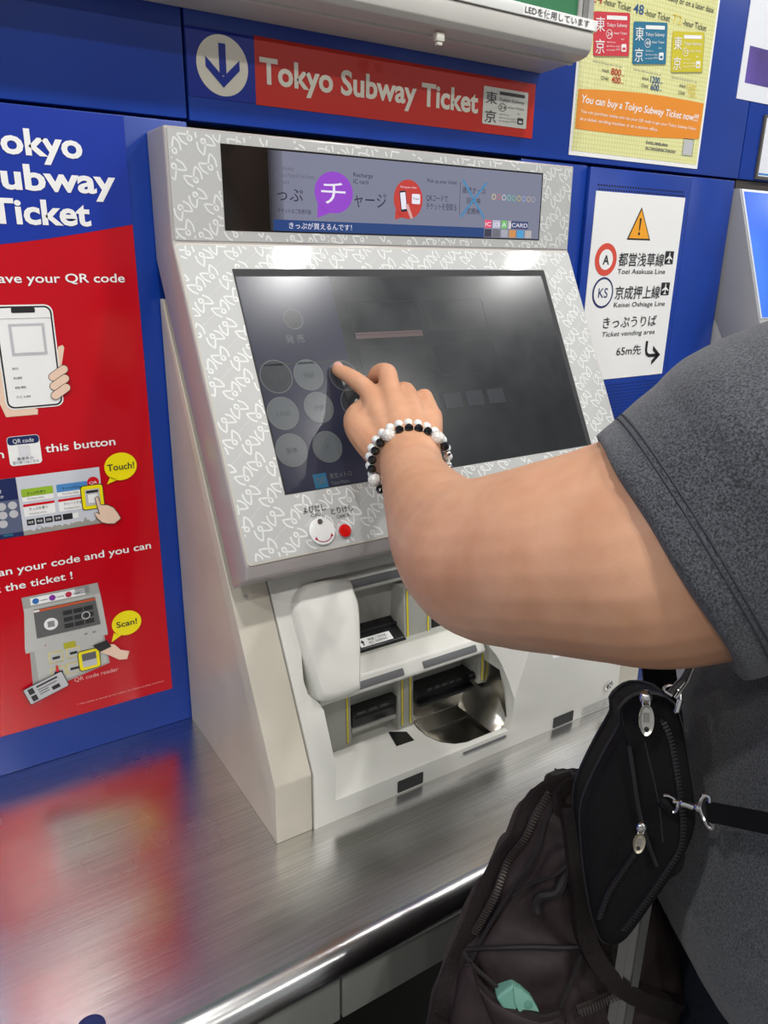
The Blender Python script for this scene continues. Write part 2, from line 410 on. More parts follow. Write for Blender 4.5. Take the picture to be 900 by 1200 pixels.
# steel cheek at the right end of the recess, curving from bowl floor up to an arch
V = []; Fc = []
ys = [-.284, -.275, -.262, -.245, -.228, -.212, -.198]; tops = [.806, .842, .872, .893, .900, .897, .885]
for j, (yy, tp) in enumerate(zip(ys, tops)):
    for k in range(6):
        t = k/5; V.append((.600 + .0238*min(1, t*2.2)**.6, yy, .789 + (tp-.789)*t))
for j in range(len(ys)-1):
    for k in range(5): Fc.append((j*6+k, (j+1)*6+k, (j+1)*6+k+1, j*6+k+1))
mesh_obj('steel_cheek', V, Fc, STEEL, tm, smooth=True)
mesh_obj('bowl_back', [(.5215, -.2085, .786), (.6235, -.2085, .786), (.6235, -.197, .836), (.5215, -.197, .836)], [(0, 1, 2, 3)], STEEL, tm)

# insert: stepped section behind the opening
ins = [(-.136, .791), (-.199, .791), (-.1995, .872), (-.232, .886), (-.2475, .895), (-.236, .912), (-.200, .9215), (-.168, .930), (-.168, .9862), (-.186, .9985), (-.1905, 1.004), (-.176, 1.0255), (-.136, 1.0255)]
prism_x('insert_panel', ins, .3445, .6105, INGREY, tm, bevel=.0025)
# white rounded ridge tops
ridge = [(-.2495, .8925), (-.2520, .8975), (-.2425, .9130), (-.2200, .9225), (-.2140, .9225), (-.2140, .8925)]
prism_x('ridge', ridge, .3560, .6085, CREAM, tm, bevel=.003, seg=3)
prism_x('ridge', [(-.190, .9985), (-.1935, 1.0035), (-.1845, 1.0190), (-.172, 1.0190), (-.172, .9985)], .3580, .6120, CREAM, tm, bevel=.002)
def stripbar(x0, x1, p, q, y=0):   # dark strips lying on the ridges
    F = frame((0, p[0], p[1]), (1, 0, 0), (0, q[0]-p[0], q[1]-p[1])); h = math.hypot(q[0]-p[0], q[1]-p[1])
    slab('marker_strip', F, rrect(x0, x1, 0, h, .0016), 0, .0012, DKGREY, tm, bevel=.0004)
stripbar(.425, .5165, (-.1930, 1.0050), (-.1875, 1.0145))
stripbar(.388, .476, (-.2508, .8995), (-.2460, .9075))
stripbar(.506, .593, (-.2508, .8995), (-.2460, .9075))
F = frame((0, -.293, .7790), (1, 0, 0), (0, .0085, .0125))
slab('marker_strip', SLB if False else frame((0, -.2935, .7815), (1, 0, 0), (0, .0035, .0085)), rrect(.543, .617, 0, .0080, .0012), .0001, .0010, DKGREY, tm, bevel=.0003)
# dividers with yellow guide lines
def divider(x0, x1, ytop, zt, ybot, zb, lines, back):
    p = [(back, zb), (ybot, zb), (ytop, zt), (back, zt)]
    prism_x('divider', p, x0, x1, INGREY, tm, bevel=.0025)
    F = frame((0, ybot, zb), (1, 0, 0), (0, ytop-ybot, zt-zb)); h = math.hypot(ytop-ybot, zt-zb)
    for x in lines:
        slab('guide_line_rim', F, rrect(x-.0019, x+.0019, .004, h-.003, .0018), .0001, .0005, GREYINK, tm)
        slab('guide_line', F, rrect(x-.0012, x+.0012, .0055, h-.0045, .0011), .0004, .0009, YEL, tm)
divider(.508, .553, -.1965, .990, -.203, .906, (.5135, .5465), -.16)
divider(.4925, .5175, -.2120, .882, -.2165, .7915, (.4985, .5115), -.19)
divider(.3575, .4225, -.2080, .882, -.2120, .7915, (.4165,), -.19)
divider(.6130, .6260, -.2310, .8860, -.2335, .8330, (.6195,), -.19)
# note and ticket slots
def slot(x0, x1, y0, y1, z0, z1, lip=.004):
    s = box('slot_mouth', x0, x1, y0, y1, z0, z1, BLK, tm, bevel=.0015)
    box('slot_gap', x0+.004, x1-.004, y0-.0006, y0+.002, (z0+z1)/2-.001, (z0+z1)/2+.0018, BLACKGAP, s)
    return s
# upper left bay: black note tray sticking out with a white direction label
s = prism_x('note_tray', [(-.165, .9405), (-.204, .9230), (-.2060, .9140), (-.198, .9105), (-.165, .9240)], .425, .5085, BLK, tm, bevel=.0012)
box('tray_rib', .425, .508, -.2065, -.203, .9165, .9225, BLKM, s, bevel=.0006)
box('tray_rib', .425, .508, -.184, -.181, .9325, .9365, BLKM, s, bevel=.0006)
FT = frame((0, -.2040, .9236), (1, 0, 0), (0, .0335, .0150))
p = Print(FT); p.poly(WHT, rrect(.442, .491, .002, .0155, .0008), 1)
p.poly(INK, [(.4465, .004), (.4485, .004), (.4485, .0085), (.4505, .0085), (.4475, .0130), (.4445, .0085), (.4465, .0085)], 2)
p.text(INK, '現金・千円札', .4560, .0095, .0035, .4850, cjk=True); p.text(INK, 'IC 10000', .4560, .0045, .0032, .4830)
p.flush('direction_label', s)
prism_x('chute', [(-.168, .9240), (-.193, .9130), (-.186, .9215)], .43, .505, CREAM, tm)
# upper right bay: black recess with train label
box('bay_black', .5545, .6105, -.200, -.166, .908, .988, BLKM, tm, bevel=.001)
p = Print(frame((0, -.2003, .908), (1, 0, 0), (0, 0.001, .08)))
p.poly(WHT, [(.566, .040), (.569, .046), (.574, .046), (.577, .054), (.590, .054), (.593, .046), (.598, .046), (.601, .040), (.598, .036), (.569, .036)], 1)
p.poly(INK, [(.574, .040), (.5755, .040), (.5755, .046), (.577, .046), (.5748, .0505), (.5725, .046), (.574, .046)], 2)
p.poly(INK, rect(.5795, .5895, .041, .0495), 2); p.poly(WHT, rect(.5805, .584, .0445, .0485), 3); p.poly(WHT, rect(.585, .5885, .0445, .0485), 3)
p.text(INK, 'JPY 1000-10000', .5695, .0372, .0022, .598)
p.flush('note_label', tm)
# lower left slot, lower right coin slot
a = slot(.4235, .4915, -.2120, -.190, .8170, .8430)
box('slot_shelf', .4230, .4920, -.2120, -.190, .8085, .8150, INGREY, tm, bevel=.0015)
for k in range(3): box('slot_rib', .4300+k*.018, .4420+k*.018, -.2125, -.210, .8350, .8380, mat('tooth_grey', (.06, .06, .06), .3), a)
b_ = slot(.5175, .6130, -.2200, -.190, .8250, .8480)
for k in range(5): box('slot_tooth', .5350+k*.0125, .5430+k*.0125, -.2212, -.216, .8405, .8440, mat('tooth_grey', (.06, .06, .06), .3), b_)
tube('slot_roller', [(.602, -.222, .842), (.613, -.222, .842)], .0065, BLK, b_, n=14)
box('slot_lip', .5175, .6130, -.2280, -.216, .8245, .8290, BLK, b_, bevel=.001)
# cover block over the left side of the recess
FC = SLB
cv = [(.354, .075), (.3575, .065), (.366, .060), (.395, .062), (.402, .069), (.4045, .080), (.4235, .206), (.424, .2125), (.421, .2165), (.395, .221), (.376, .216), (.366, .206), (.360, .19)]
cov_pts = [(0.3565, 0.0747), (0.348, 0.0934), (0.3436, 0.1747), (0.3478, 0.1953), (0.3577, 0.2076), (0.3737, 0.2125), (0.4216, 0.2075), (0.4277, 0.19), (0.4272, 0.1622), (0.4063, 0.0831), (0.3976, 0.0731)]
cen = (sum(p[0] for p in cov_pts)/len(cov_pts), sum(p[1] for p in cov_pts)/len(cov_pts))
cov_pts = crom(cov_pts, 4, closed=True)
V = []; n = len(cov_pts)
for d, k in ((-.035, 1.0), (.012, 1.0), (.019, .985), (.0235, .95), (.0265, .88)):
    V += [FC(cen[0]+(u-cen[0])*k, cen[1]+(w-cen[1])*k, d - (.010 if True else 0)) for u, w in cov_pts]
Fc = [tuple(range(n)), tuple(range(5*n-1, 4*n-1, -1))]
for q in range(4): Fc += [(q*n+i, q*n+(i+1) % n, (q+1)*n+(i+1) % n, (q+1)*n+i) for i in range(n)]
mesh_obj('coin_slot_cover', V, Fc, CREAM, tm, smooth=True)

# sensors, stickers, key lock, plate
FV = wallf(-.2932)
slab('black_sticker', FV, rrect(.4408, .4793, .7646, .7815, .0015), 0, .0006, BLKM, tm)
slab('black_sticker', FV, rrect(.706, .7455, .7635, .7805, .0015), 0, .0006, BLKM, tm)
FF = frame((0, 0, .7912), (1, 0, 0), (0, 1, 0))
FF2 = lambda a, b, d=0: (a, b, .7912 + d)
slab('sensor_window', FF2, [(0.4793, -0.2116), (0.5004, -0.2243), (0.4985, -0.245), (0.4714, -0.2438)], 0, .0004, BLK, tm)
slab('label_plate', FV, rrect(.7645, .8306, .7640, .7780, .001), 0, .0005, mat('plate_grey', (.50, .50, .47), .4), tm)
p = Print(wallf(-.2938)); p.stroke(GREYINK, rect(.7665, .8285, .7658, .7762), .0005, 1, True)
p.text(GREYINK, 'MODEL NO. 0-1', .7685, .7725, .0022, .800); p.text(GREYINK, 'OWNER METRO', .7685, .7680, .0022, .796); p.text(GREYINK, '0 7', .806, .7685, .0050, .826)
p.flush('plate_lettering', tm)
lk = disc('key_lock', FV, (.8148, .7990), .0088, 0, .0018, CHROME, tm, bevel=.0006)
disc('lock_core', FV, (.8148, .7990), .0055, .0018, .0028, mat('lock_grey', (.30, .30, .30), .35, metal=1), lk, bevel=.0004)
disc('lock_center', FV, (.8148, .7990), .0030, .0028, .0038, CHROME, lk)
slab('lock_slot', FV, rect(.8142, .8154, .7970, .8010), .0038, .0040, BLKM, lk)
slab('notice_window', SLB, rrect(.709, .800, .030, .110, .002), .0002, .0014, mat('notice_grey', (.60, .60, .57), .4), tm, bevel=.0004)
slab('notice_paper', SLB, rect(.7105, .7985, .0318, .1085), .0014, .0018, WHT, tm)
for x0, z0 in ((.3330, 1.0200), (.5560, 1.0300)): disc('screw_hole', SLB, (x0, (z0-.838)/.87623), .0013, 0, .0004, BLKM, tm, n=12)
for xx in (.2945, ): disc('screw_hole', SLB, (xx, .215), .0022, 0.001, .0014, GREYM, tm, n=12)

# printed face films -----------------------------------------------------
HDZ = (1.4105, 1.5225)
FH = frame((0, -.0645, 1.4085), (1, 0, 0), (0, .0025, .1169))
head_film = slab('header_film', FH, rrect(.2815, .8810, .0020, .1140, .002), .0001, .0010, FACE, tm)
film_len = .3660
slab('face_film', SLH, rrect(.2815, .8810, -film_len, -.0030, .004), .0001, .0010, FACE, tm)
slab('face_trim', SLH, rrect(.2800, .8825, -film_len-.0015, -.0015, .005), -.0002, .0006, CREAMD, tm)
# screen opening outline on the slanted face
sx0, sx1, sv0, sv1 = .3400, .8220, -.2985, -.0320
dx0, dx1, dv0, dv1 = .3400, .8225, .0135, .1035
motif = crom([(-.62, -.68), (-.92, -.05), (-.86, .62), (-.72, .66), (-.30, .32), (.12, -.12), (.22, -.38), (.0, -.60), (-.22, -.38), (-.12, -.12), (.30, .32), (.72, .66), (.86, .62), (.92, -.05), (.62, -.68)], 4)
def pattern(F, x0, x1, v0, v1, hx0, hx1, hv0, hv1, nm):
    p = Print(F, .0012/1); t = Print(F, .00115)
    s = .0112; ang = math.radians(38); ca, sa = math.cos(ang), math.sin(ang)
    def ok(q): return x0 < q[0] < x1 and v0 < q[1] < v1 and not (hx0-.001 < q[0] < hx1+.001 and hv0-.001 < q[1] < hv1+.001)
    rows_, per = .0175, .0660
    for r in range(-40, 40):
        up = r % 2 == 0
        for k in range(-16, 16):
            for part in (-1, 0, 1):
                a = k*per + (0 if up else per*.5) + (per*.5 if part == 0 else part*.0112); b = -r*rows_
                cx, cz = .58 + a*ca - b*sa, (v0+v1)/2 + a*sa + b*ca
                if not (x0-.03 < cx < x1+.03 and v0-.03 < cz < v1+.03): continue
                if part == 0:
                    if ok((cx-.016*ca, cz-.016*sa)) and ok((cx+.016*ca, cz+.016*sa)):
                        t.text(FACEM, 'Tokyo Metro', cx-.013*ca, cz-.013*sa, .0020, cx-.013*ca+.026, deg=38, layer=1)
                    continue
                fl = 1 if up else -1
                c, q = ca*s*.92, sa*s*.92
                pts = [(cx + x*c*fl - z*q*fl, cz + x*q*fl + z*c*fl) for x, z in motif]
                p.stroke(FACEL, pts, .0020, 1, clip=ok)
    p.flush(nm, tm); tag(t.flush('film_small_lettering', tm), kind='stuff')
pattern(SLH, .2825, .8800, -film_len+.001, -.004, sx0, sx1, sv0, sv1, 'film_pattern')
pattern(FH, .2825, .8800, .0030, .1130, dx0, dx1, dv0, dv1, 'film_pattern')

# main touch screen: black top and right margin paints the step's shadow and gap
SCR = bpy.data.materials.new('touch_glass'); SCR.use_nodes = True
b = SCR.node_tree.nodes['Principled BSDF']
b.inputs['Base Color'].default_value = (.012, .013, .014, 1); b.inputs['Roughness'].default_value = .20; b.inputs['Specular IOR Level'].default_value = .5
b.inputs['Coat Weight'].default_value = .08; b.inputs['Coat Roughness'].default_value = .03
nt = SCR.node_tree
tc = nt.nodes.new('ShaderNodeTexCoord'); n1 = nt.nodes.new('ShaderNodeTexNoise'); n1.inputs['Scale'].default_value = 14; n1.inputs['Detail'].default_value = 8; n1.inputs['Roughness'].default_value = .7
nt.links.new(tc.outputs['Object'], n1.inputs['Vector'])
mr = nt.nodes.new('ShaderNodeMapRange'); mr.inputs[1].default_value = .35; mr.inputs[2].default_value = .75; mr.inputs[3].default_value = .20; mr.inputs[4].default_value = .27
nt.links.new(n1.outputs['Fac'], mr.inputs[0]); nt.links.new(mr.outputs[0], b.inputs['Roughness'])
b.inputs['Emission Color'].default_value = (.30, .42, .48, 1); b.inputs['Emission Strength'].default_value = .012
ts = slab('touch_screen', SLH, rect(sx0, sx1, sv0, sv1), .0008, .0014, BLKM, tm)
slab('screen_glass', SLH, rect(sx0+.0015, sx1-.0085, sv0+.001, sv1-.0095), .0014, .0017, SCR, ts)
UIN = mat('screen_navy', (.012, .014, .026), .22, spec=.5, emit=(.10, .11, .18), estr=.12)
UIC = mat('screen_button', (.05, .055, .06), .22, emit=(.45, .50, .52), estr=.11)
UID = mat('screen_dim_button', (.02, .022, .026), .22, emit=(.35, .38, .42), estr=.045)
UIL = mat('screen_text', (.02, .02, .02), .3, emit=(.04, .045, .05), estr=.2)
UIR = mat('screen_outline', (.04, .04, .04), .3, emit=(.6, .65, .65), estr=.10)
UIT = mat('screen_teal', (.01, .05, .10), .3, emit=(.03, .22, .36), estr=.25)
UIP = mat('screen_pink', (.04, .02, .02), .3, emit=(.5, .25, .25), estr=.05)
p = Print(frame((0, -.0645-.00165*.88298, 1.4085+.00165*.46942), (1, 0, 0), (0, 0.46942, 0.88298)), .00012)
p.poly(UIN, [(sx0+.0015, sv0+.001), (.462, sv0+.001), (.462, sv1-.0095), (sx0+.0015, sv1-.0095)], 1)
p.poly(UID, [(sx0+.003, -.150), (.462, -.150), (.462, -.1475), (sx0+.003, -.1475)], 2)
for c, r, m in (((0.3625, -0.1626), .0195, UID), ((0.4035, -0.1635), .0185, UIC), ((0.4492, -0.1678), .0185, UID), ((0.3602, -0.2061), .0190, UIC), ((0.4066, -0.2034), .0185, UIC), ((0.4554, -0.2016), .0185, UID), ((0.36, -0.2493), .0190, UIC), ((0.4054, -0.2509), .0185, UIC), ((0.401, -0.0949), .0120, UID)):
    p.poly(m, circ(c[0], c[1], r, 32), 2); p.stroke(UIR, circ(c[0], c[1], r, 32), .0010, 3, True)
for c, t in (((0.3625, -0.1626), 'その他'), ((0.4035, -0.1635), '英語'), ((0.3602, -0.2061), '2人分'), ((0.4066, -0.2034), '子供'), ((0.36, -0.2493), '身体'), ((0.4054, -0.2509), '?')):
    p.text(UIL, t, c[0], c[1]-.003, .0060, cjk=True, center=True, layer=4)
c = (0.401, -0.0949); p.stroke(UIL, [(c[0]-.004, c[1]-.003), (c[0], c[1]+.006), (c[0]+.004, c[1]-.003)], .0014, 4)
c = (0.3971, -0.119); p.text(UIR, '発 売', c[0], c[1]-.004, .0090, cjk=True, center=True, layer=3)
for r_ in ((.478, .580, -.075, -.118), (.590, .690, -.075, -.118), (.478, .580, -.135, -.178), (.590, .690, -.135, -.178)):
    p.stroke(UID, rrect(r_[0], r_[1], r_[3], r_[2], .004), .0008, 2, True)
p.poly(UIP, rect(.479, .579, -.123, -.115), 2)
for k in range(6): p.poly(UID, rect(.478+k*.036, .506+k*.036, -.222, -.202), 2)
c = (0.3866, -0.2891)
p.poly(UIT, rect(c[0]-.0085, c[0]+.0085, c[1]-.0085, c[1]+.0085), 2)
p.stroke(UIR, [(c[0]+x*.0055, c[1]+z*.0055) for x, z in motif], .0011, 3)
p.text(UIR, '東京メトロ', c[0]+.0125, c[1]+.001, .0058, c[0]+.041, cjk=True); p.text(UIR, 'Tokyo Metro', c[0]+.0125, c[1]-.0065, .0038, c[0]+.036)
p.flush('screen_image', ts)

# header display
DG = mat('display_dark_glass', (.010, .009, .008), .10, spec=.5)
DP_ = mat('display_panel', (.04, .04, .05), .10, spec=.6, emit=(.28, .30, .42), estr=.58)
DNV = mat('display_navy', (.01, .02, .06), .12, emit=(.015, .045, .16), estr=.9)
DPU = mat('display_purple', (.1, .02, .2), .12, emit=(.26, .06, .50), estr=.75)
DRD = mat('display_red', (.2, .02, .02), .12, emit=(.50, .045, .03), estr=.7)
DIK = mat('display_ink', (.01, .01, .02), .12, emit=(.02, .02, .035), estr=.8)
DGY = mat('display_grey_ink', (.03, .03, .04), .12, emit=(.12, .12, .17), estr=.8)
DWH = mat('display_white', (.2, .2, .2), .12, emit=(.62, .60, .70), estr=1.0)
DBX = mat('display_blue_cross', (.02, .06, .12), .12, emit=(.05, .20, .38), estr=.9)
DGL = mat('display_faint_panel', (.025, .025, .03), .10, spec=.6, emit=(.11, .115, .15), estr=.8)
hd = slab('header_display', FH, rect(dx0, dx1, dv0, dv1), .0009, .0014, DG, tm)
FD = frame((0, -.0660, 1.4085), (1, 0, 0), (0, .0025, .1169))
p = Print(FD, .00012)
def D(px, pz): return (px, pz - 1.4085)
x0 = .4020
p.poly(DP_, rect(x0+.012, dx1-.002, dv0+.0015, dv1-.002), 1)
for k in range(6): p.poly(mat('display_fade_%s' % 'abcdef'[k], (.02, .02, .025), .1, spec=.6, emit=(.28, .30, .40), estr=.08*(k+.6)), rect(x0-.006+k*.003, x0-.003+k*.003, dv0+.0015, dv1-.002), 1)
p.poly(DNV, rect(x0-.002, .7180, dv0+.0015, dv0+.0140), 2)
p.text(DWH, 'きっぷが買えるんです！', .4200, dv0+.0048, .0068, .5060, cjk=True, layer=3)
p.text(DGY, 'Tickets', .4080, .0815, .0045, .4280, layer=2); p.text(DGY, '& Tokyo Metro & Toei Subway', .4050, .0740, .0048, .4560, layer=2); p.text(DGY, 'Pass', .4080, .0670, .0045, .4220, layer=2)
p.text(DIK, 'っぷ', .4060, .0490, .0140, .4395, cjk=True, layer=2); p.text(DIK, 'チケットのご利用可能', .4060, .0350, .0050, .4500, cjk=True, layer=2)
cc = (.4815, .0605)
p.poly(DPU, circ(cc[0], cc[1], .0265, 36, .0235), 2); p.poly(DPU, [(.4590, .0480), (.4580, .0310), (.4760, .0375)], 2)
p.text(DWH, 'チ', .4640, .0490, .0250, .4975, cjk=True, layer=3)
p.text(DIK, 'Recharge', .5090, .0800, .0050, .5370, layer=2); p.text(DIK, 'IC card', .5090, .0725, .0050, .5300, layer=2)
p.text(DIK, 'ャージ', .5100, .0470, .0165, .5570, cjk=True, layer=2)
cc = (.5905, .0580)
p.poly(DRD, circ(cc[0], cc[1], .0225, 36, .0235), 2); p.poly(DRD, [(.5710, .0450), (.5700, .0330), (.5850, .0370)], 2)
p.poly(DIK, rot(rrect(.5780, .5880, .0430, .0680, .0015), (.583, .055), 8), 3); p.poly(DWH, rot(rect(.5790, .5870, .0460, .0660), (.583, .055), 8), 4)
p.poly(DWH, rrect(.5960, .6090, .0530, .0650, .0015), 3); p.text(DIK, 'Ticket', .5975, .0580, .0030, .6075, layer=4)
p.poly(mat('display_skin', (.2, .1, .1), .2, emit=(.50, .30, .28), estr=.9), [(.586, .050), (.590, .053), (.598, .036), (.594, .035)], 5)
p.text(DWH, 'Pick up your ticket', .5780, .0715, .0022, .6030, layer=3)
p.text(DIK, 'Pick up your ticket', .6200, .0800, .0048, .6680, layer=2); p.text(DIK, 'QRコードで', .6190, .0580, .0078, .6540, cjk=True, layer=2); p.text(DIK, 'チケットを受取る', .6190, .0480, .0078, .6690, cjk=True, layer=2)
p.stroke(DIK, [(.6740, .0430), (.6740, .0830)], .0006, 2)
for z, t in ((.0710, '連続きっぷ'), (.0580, '回数券'), (.0450, '定期券')): p.text(DIK, t, .6980, z, .0070, cjk=True, center=True, layer=2)
p.stroke(DBX, [(.6785, .0860), (.7170, .0400)], .0030, 3); p.stroke(DBX, [(.7190, .0850), (.6760, .0400)], .0030, 4)
ring_cols = [(.45, .35, .20), (.35, .10, .10), (.35, .38, .40), (.12, .35, .30), (.10, .30, .22), (.35, .30, .10), (.20, .25, .45), (.35, .28, .20), (.25, .25, .30)]
for k, rc in enumerate(ring_cols):
    p.stroke(mat('display_line_ring_%s' % 'abcdefghi'[k], rc, .2, emit=rc, estr=.5), circ(.7330 + k*.0092, .0680, .0033, 14), .0011, 2, True)
for k, (w, c) in enumerate(((.012, (.5, .05, .10)), (.014, (.30, .30, .38)), (.010, (.12, .35, .10)), (.006, (.3, .3, .3)), (.032, (.04, .05, .12)))):
    xx = .7190 + (0, .0140, .0300, .0420, .0480)[k]
    p.poly(mat('display_card_%s' % 'abcde'[k], c, .2, emit=c, estr=.6), rect(xx, xx+w, dv0+.0140, dv0+.0245), 2)
    p.text(DWH, ('IC', 'JCB', 'A', 'J', 'CARD')[k], xx+.001, dv0+.0165, .0055, xx+w-.001, layer=3)
for k, c in enumerate(((.03, .03, .05), (.10, .10, .12), (.25, .25, .3), (.40, .18, .06), (.05, .22, .42), (.3, .28, .28))):
    p.poly(mat('display_pay_%s' % 'abcdef'[k], c, .2, emit=c, estr=.6), rect(.7190+k*.0150, .7315+k*.0150, dv0+.0025, dv0+.0125), 2)
p.flush('display_image', hd)

# call and cancel buttons
c = (0.3729, -0.3458)
cb = disc('call_cover', SLH, c, .0158, .0012, .0045, mat('button_white', (.82, .82, .80), .25), tm, bevel=.0012)
disc('cover_screw', SLH, (c[0]-.0007, c[1]+.0108), .0030, .0045, .0056, mat('screw_grey', (.35, .35, .33), .3, metal=1), cb, n=20)
p = Print(frame((0, -.0645-.0046*.88298, 1.4085+.0046*.46942), (1, 0, 0), (0, .46942, .88298)), .0001)
arc = [(c[0]+.0125*math.cos(math.radians(a)), c[1]+.0125*math.sin(math.radians(a))) for a in range(-140, -29, 8)]
MAR = mat('arrow_maroon', (.35, .01, .03), .4); p.stroke(MAR, arc, .0011, 1)
for q, d in ((arc[0], 1), (arc[-1], -1)): p.poly(MAR, [(q[0]-.0020, q[1]-.0005), (q[0]+.0020, q[1]-.0005), (q[0], q[1]+.0030)], 1)
p.flush('arrow_print', cb)
c2_ = (0.4008, -0.3504)
kb = disc('cancel_button', SLH, c2_, .0092, .0012, .0022, mat('button_rim', (.5, .5, .5), .3), tm, bevel=.0004)
disc('red_cap', SLH, c2_, .0076, .0022, .0058, REDBTN, kb, bevel=.0015)
p = Print(frame((0, -.0645-.0013*.88298, 1.4085+.0013*.46942), (1, 0, 0), (0, .46942, .88298)), .0002)
p.text(INK, 'よびだし', c[0]-.0165, c[1]+.0235, .0072, c[0]+.0120, cjk=True, bold=.01); p.text(INK, 'CALL', c[0]-.0080, c[1]+.0175, .0040, c[0]+.0060)
p.text(INK, 'とりけし', c2_[0]-.0105, c2_[1]+.0215, .0072, c2_[0]+.0180, cjk=True, bold=.01); p.text(INK, 'CANCEL', c2_[0]-.0050, c2_[1]+.0155, .0040, c2_[0]+.0125)
p.flush('button_lettering', tm)
c = (0.4612, -0.3523); disc('pinhole', SLH, c, .0011, .0011, .0014, BLKM, tm, n=10)

# ================================================================ NEIGHBOUR MACHINE (right)
nm_ = thing('ticket_machine', 'neighbouring grey ticket machine with a glowing blue screen, right of the blue panels', 'ticket machine')
N0, N1 = 1.368, 1.965
NP = [(.030, 1.5245), (-.0085, 1.5245), (-.0900, 1.294), (-.237, 1.040), (-.2345, 1.025), (-.196, 1.005), (-.0350, 1.2300), (.030, 1.3300)]
prism_x('head_shell', NP, N0, N1, mat('neighbour_grey', (.34, .34, .345), .4), nm_, bevel=.003)
prism_x('front_body', [(.030, .7615), (-.291, .7615), (-.291, .838), (-.0290, 1.232), (-.004, 1.2875), (.030, 1.31)], N0+.001, N1, mat('neighbour_body', (.42, .42, .41), .45), nm_, bevel=.002)
BS_ = bpy.data.materials.new('blue_screen_glow'); BS_.use_nodes = True
nt = BS_.node_tree; b = nt.nodes['Principled BSDF']; tc = nt.nodes.new('ShaderNodeTexCoord'); sp = nt.nodes.new('ShaderNodeTexNoise'); sp.inputs['Scale'].default_value = 3.2
nt.links.new(tc.outputs['Object'], sp.inputs[0]); cr = nt.nodes.new('ShaderNodeValToRGB'); cr.color_ramp.elements[0].position = .35; cr.color_ramp.elements[1].position = .65
cr.color_ramp.elements[0].color = (.0, .06, .85, 1); cr.color_ramp.elements[1].color = (.12, .36, 1, 1)
nt.links.new(sp.outputs['Fac'], cr.inputs[0]); nt.links.new(cr.outputs[0], b.inputs['Emission Color']); b.inputs['Emission Strength'].default_value = .8
b.inputs['Base Color'].default_value = (.01, .03, .2, 1); b.inputs['Roughness'].default_value = .15
L1 = math.hypot(.0815, .2305); FN = frame((0, -.0085, 1.5245), (1, 0, 0), (0, .0815, .2305))
slab('screen_frame', FN, rect(N0+.004, N1-.03, -L1+.002, -.0012), .0002, .0012, mat('frame_pale', (.62, .66, .72), .3), nm_)
slab('blue_screen', FN, rect(N0+.009, N1-.034, -L1+.004, -.006), .0012, .0020, BS_, nm_)
box('dark_gap_trim', 1.372, 1.965, .004, .034, 1.5245, 1.5400, mat('brown_gap', (.035, .028, .024), .6), wall)

# ================================================================ SIGNS AND POSTERS
def sheet(root, name, pts, m, t=.0012, y=0.0): return slab(name, wallf(y), pts, 0, t, m, root)
# header sign above the machine
sg = thing('header_sign', 'blue and red sign strip reading Tokyo Subway Ticket with a white down arrow', 'sign')
sheet(sg, 'blue_field', rect(.3300, .4118, 1.5664, 1.6362), SIGNBLUE, .0010)
sheet(sg, 'red_field', rect(.4118, .8535, 1.5655, 1.6372), SIGNRED, .0012)
p = Print(wallf(-.0012), .0003)
cc = (.3717, 1.6012)
p.poly(OFFWHT, circ(cc[0], cc[1], .0312, 48), 1)
p.poly(SIGNBLUE, rect(cc[0]-.0042, cc[0]+.0042, cc[1]-.010, cc[1]+.0225), 2)
p.poly(SIGNBLUE, [(cc[0], cc[1]-.0225), (cc[0]+.0205, cc[1]-.0030), (cc[0]+.0205, cc[1]+.0075), (cc[0], cc[1]-.0115), (cc[0]-.0205, cc[1]+.0075), (cc[0]-.0205, cc[1]-.0030)], 3)
p.flush('arrow_roundel', sg)
p = Print(wallf(-.0014), .0003)
p.text(OFFWHT, 'Tokyo Subway Ticket', .4175, 1.5895, .0275, .7480, bold=.028, layer=1)
p.flush('sign_lettering', sg)
def ticket(p, x0, x1, z0, z1, bg, fg, num, deg=0, L=2):
    c = ((x0+x1)/2, (z0+z1)/2); w = x1-x0; h = z1-z0
    P_ = lambda u, v: rot([(x0+u*w, z0+v*h)], c, deg)[0]
    p.poly(bg, [P_(u, v) for u, v in rrect(0, 1, 0, 1, .03)], L)
    def tx(s, u, v, cap, u1=None, cjk=False, m=fg, b=0):
        q = P_(u, v); p.text(m, s, q[0], q[1], cap*h, None if u1 is None else q[0]+(u1-u)*w, deg=deg, layer=L+2, cjk=cjk, bold=b)
    tx('東', .05, .58, .30, .30, True); tx('京', .05, .08, .30, .30, True)
    p.poly(fg, [P_(u, v) for u, v in rect(.35, .92, .83, .92)], L+1)
    tx('Tokyo Subway', .35, .67, .085, .92); 
    q = P_(.43, .50); p.stroke(fg, circ(q[0], q[1], .085*w, 20, .10*h), .010*w, L+1, True)
    tx(num, .37, .46, .09, .50); tx('-hour Ticket', .54, .50, .06, .92); tx('Adult', .76, .37, .04)
    for k in range(3): tx(('Valid 24 hours', 'after first use', 'non refundable')[k], .36, .30-.09*k, .035, .60)
    p.poly(fg, [P_(u, v) for u, v in rrect(.78, .92, .10, .28, .03)], L+1); p.poly(bg, [P_(u, v) for u, v in rrect(.81, .89, .14, .20, .01)], L+2)
    tx('TOKYO', .62, .20, .04, .75); tx('METRO', .62, .13, .04, .75)
p = Print(wallf(-.0014), .0003); ticket(p, .7565, .8400, 1.5770, 1.6245, mat('ticket_pale', (.62, .62, .55), .3), INK, '24', 0, 1)
p.flush('printed_ticket', sg)

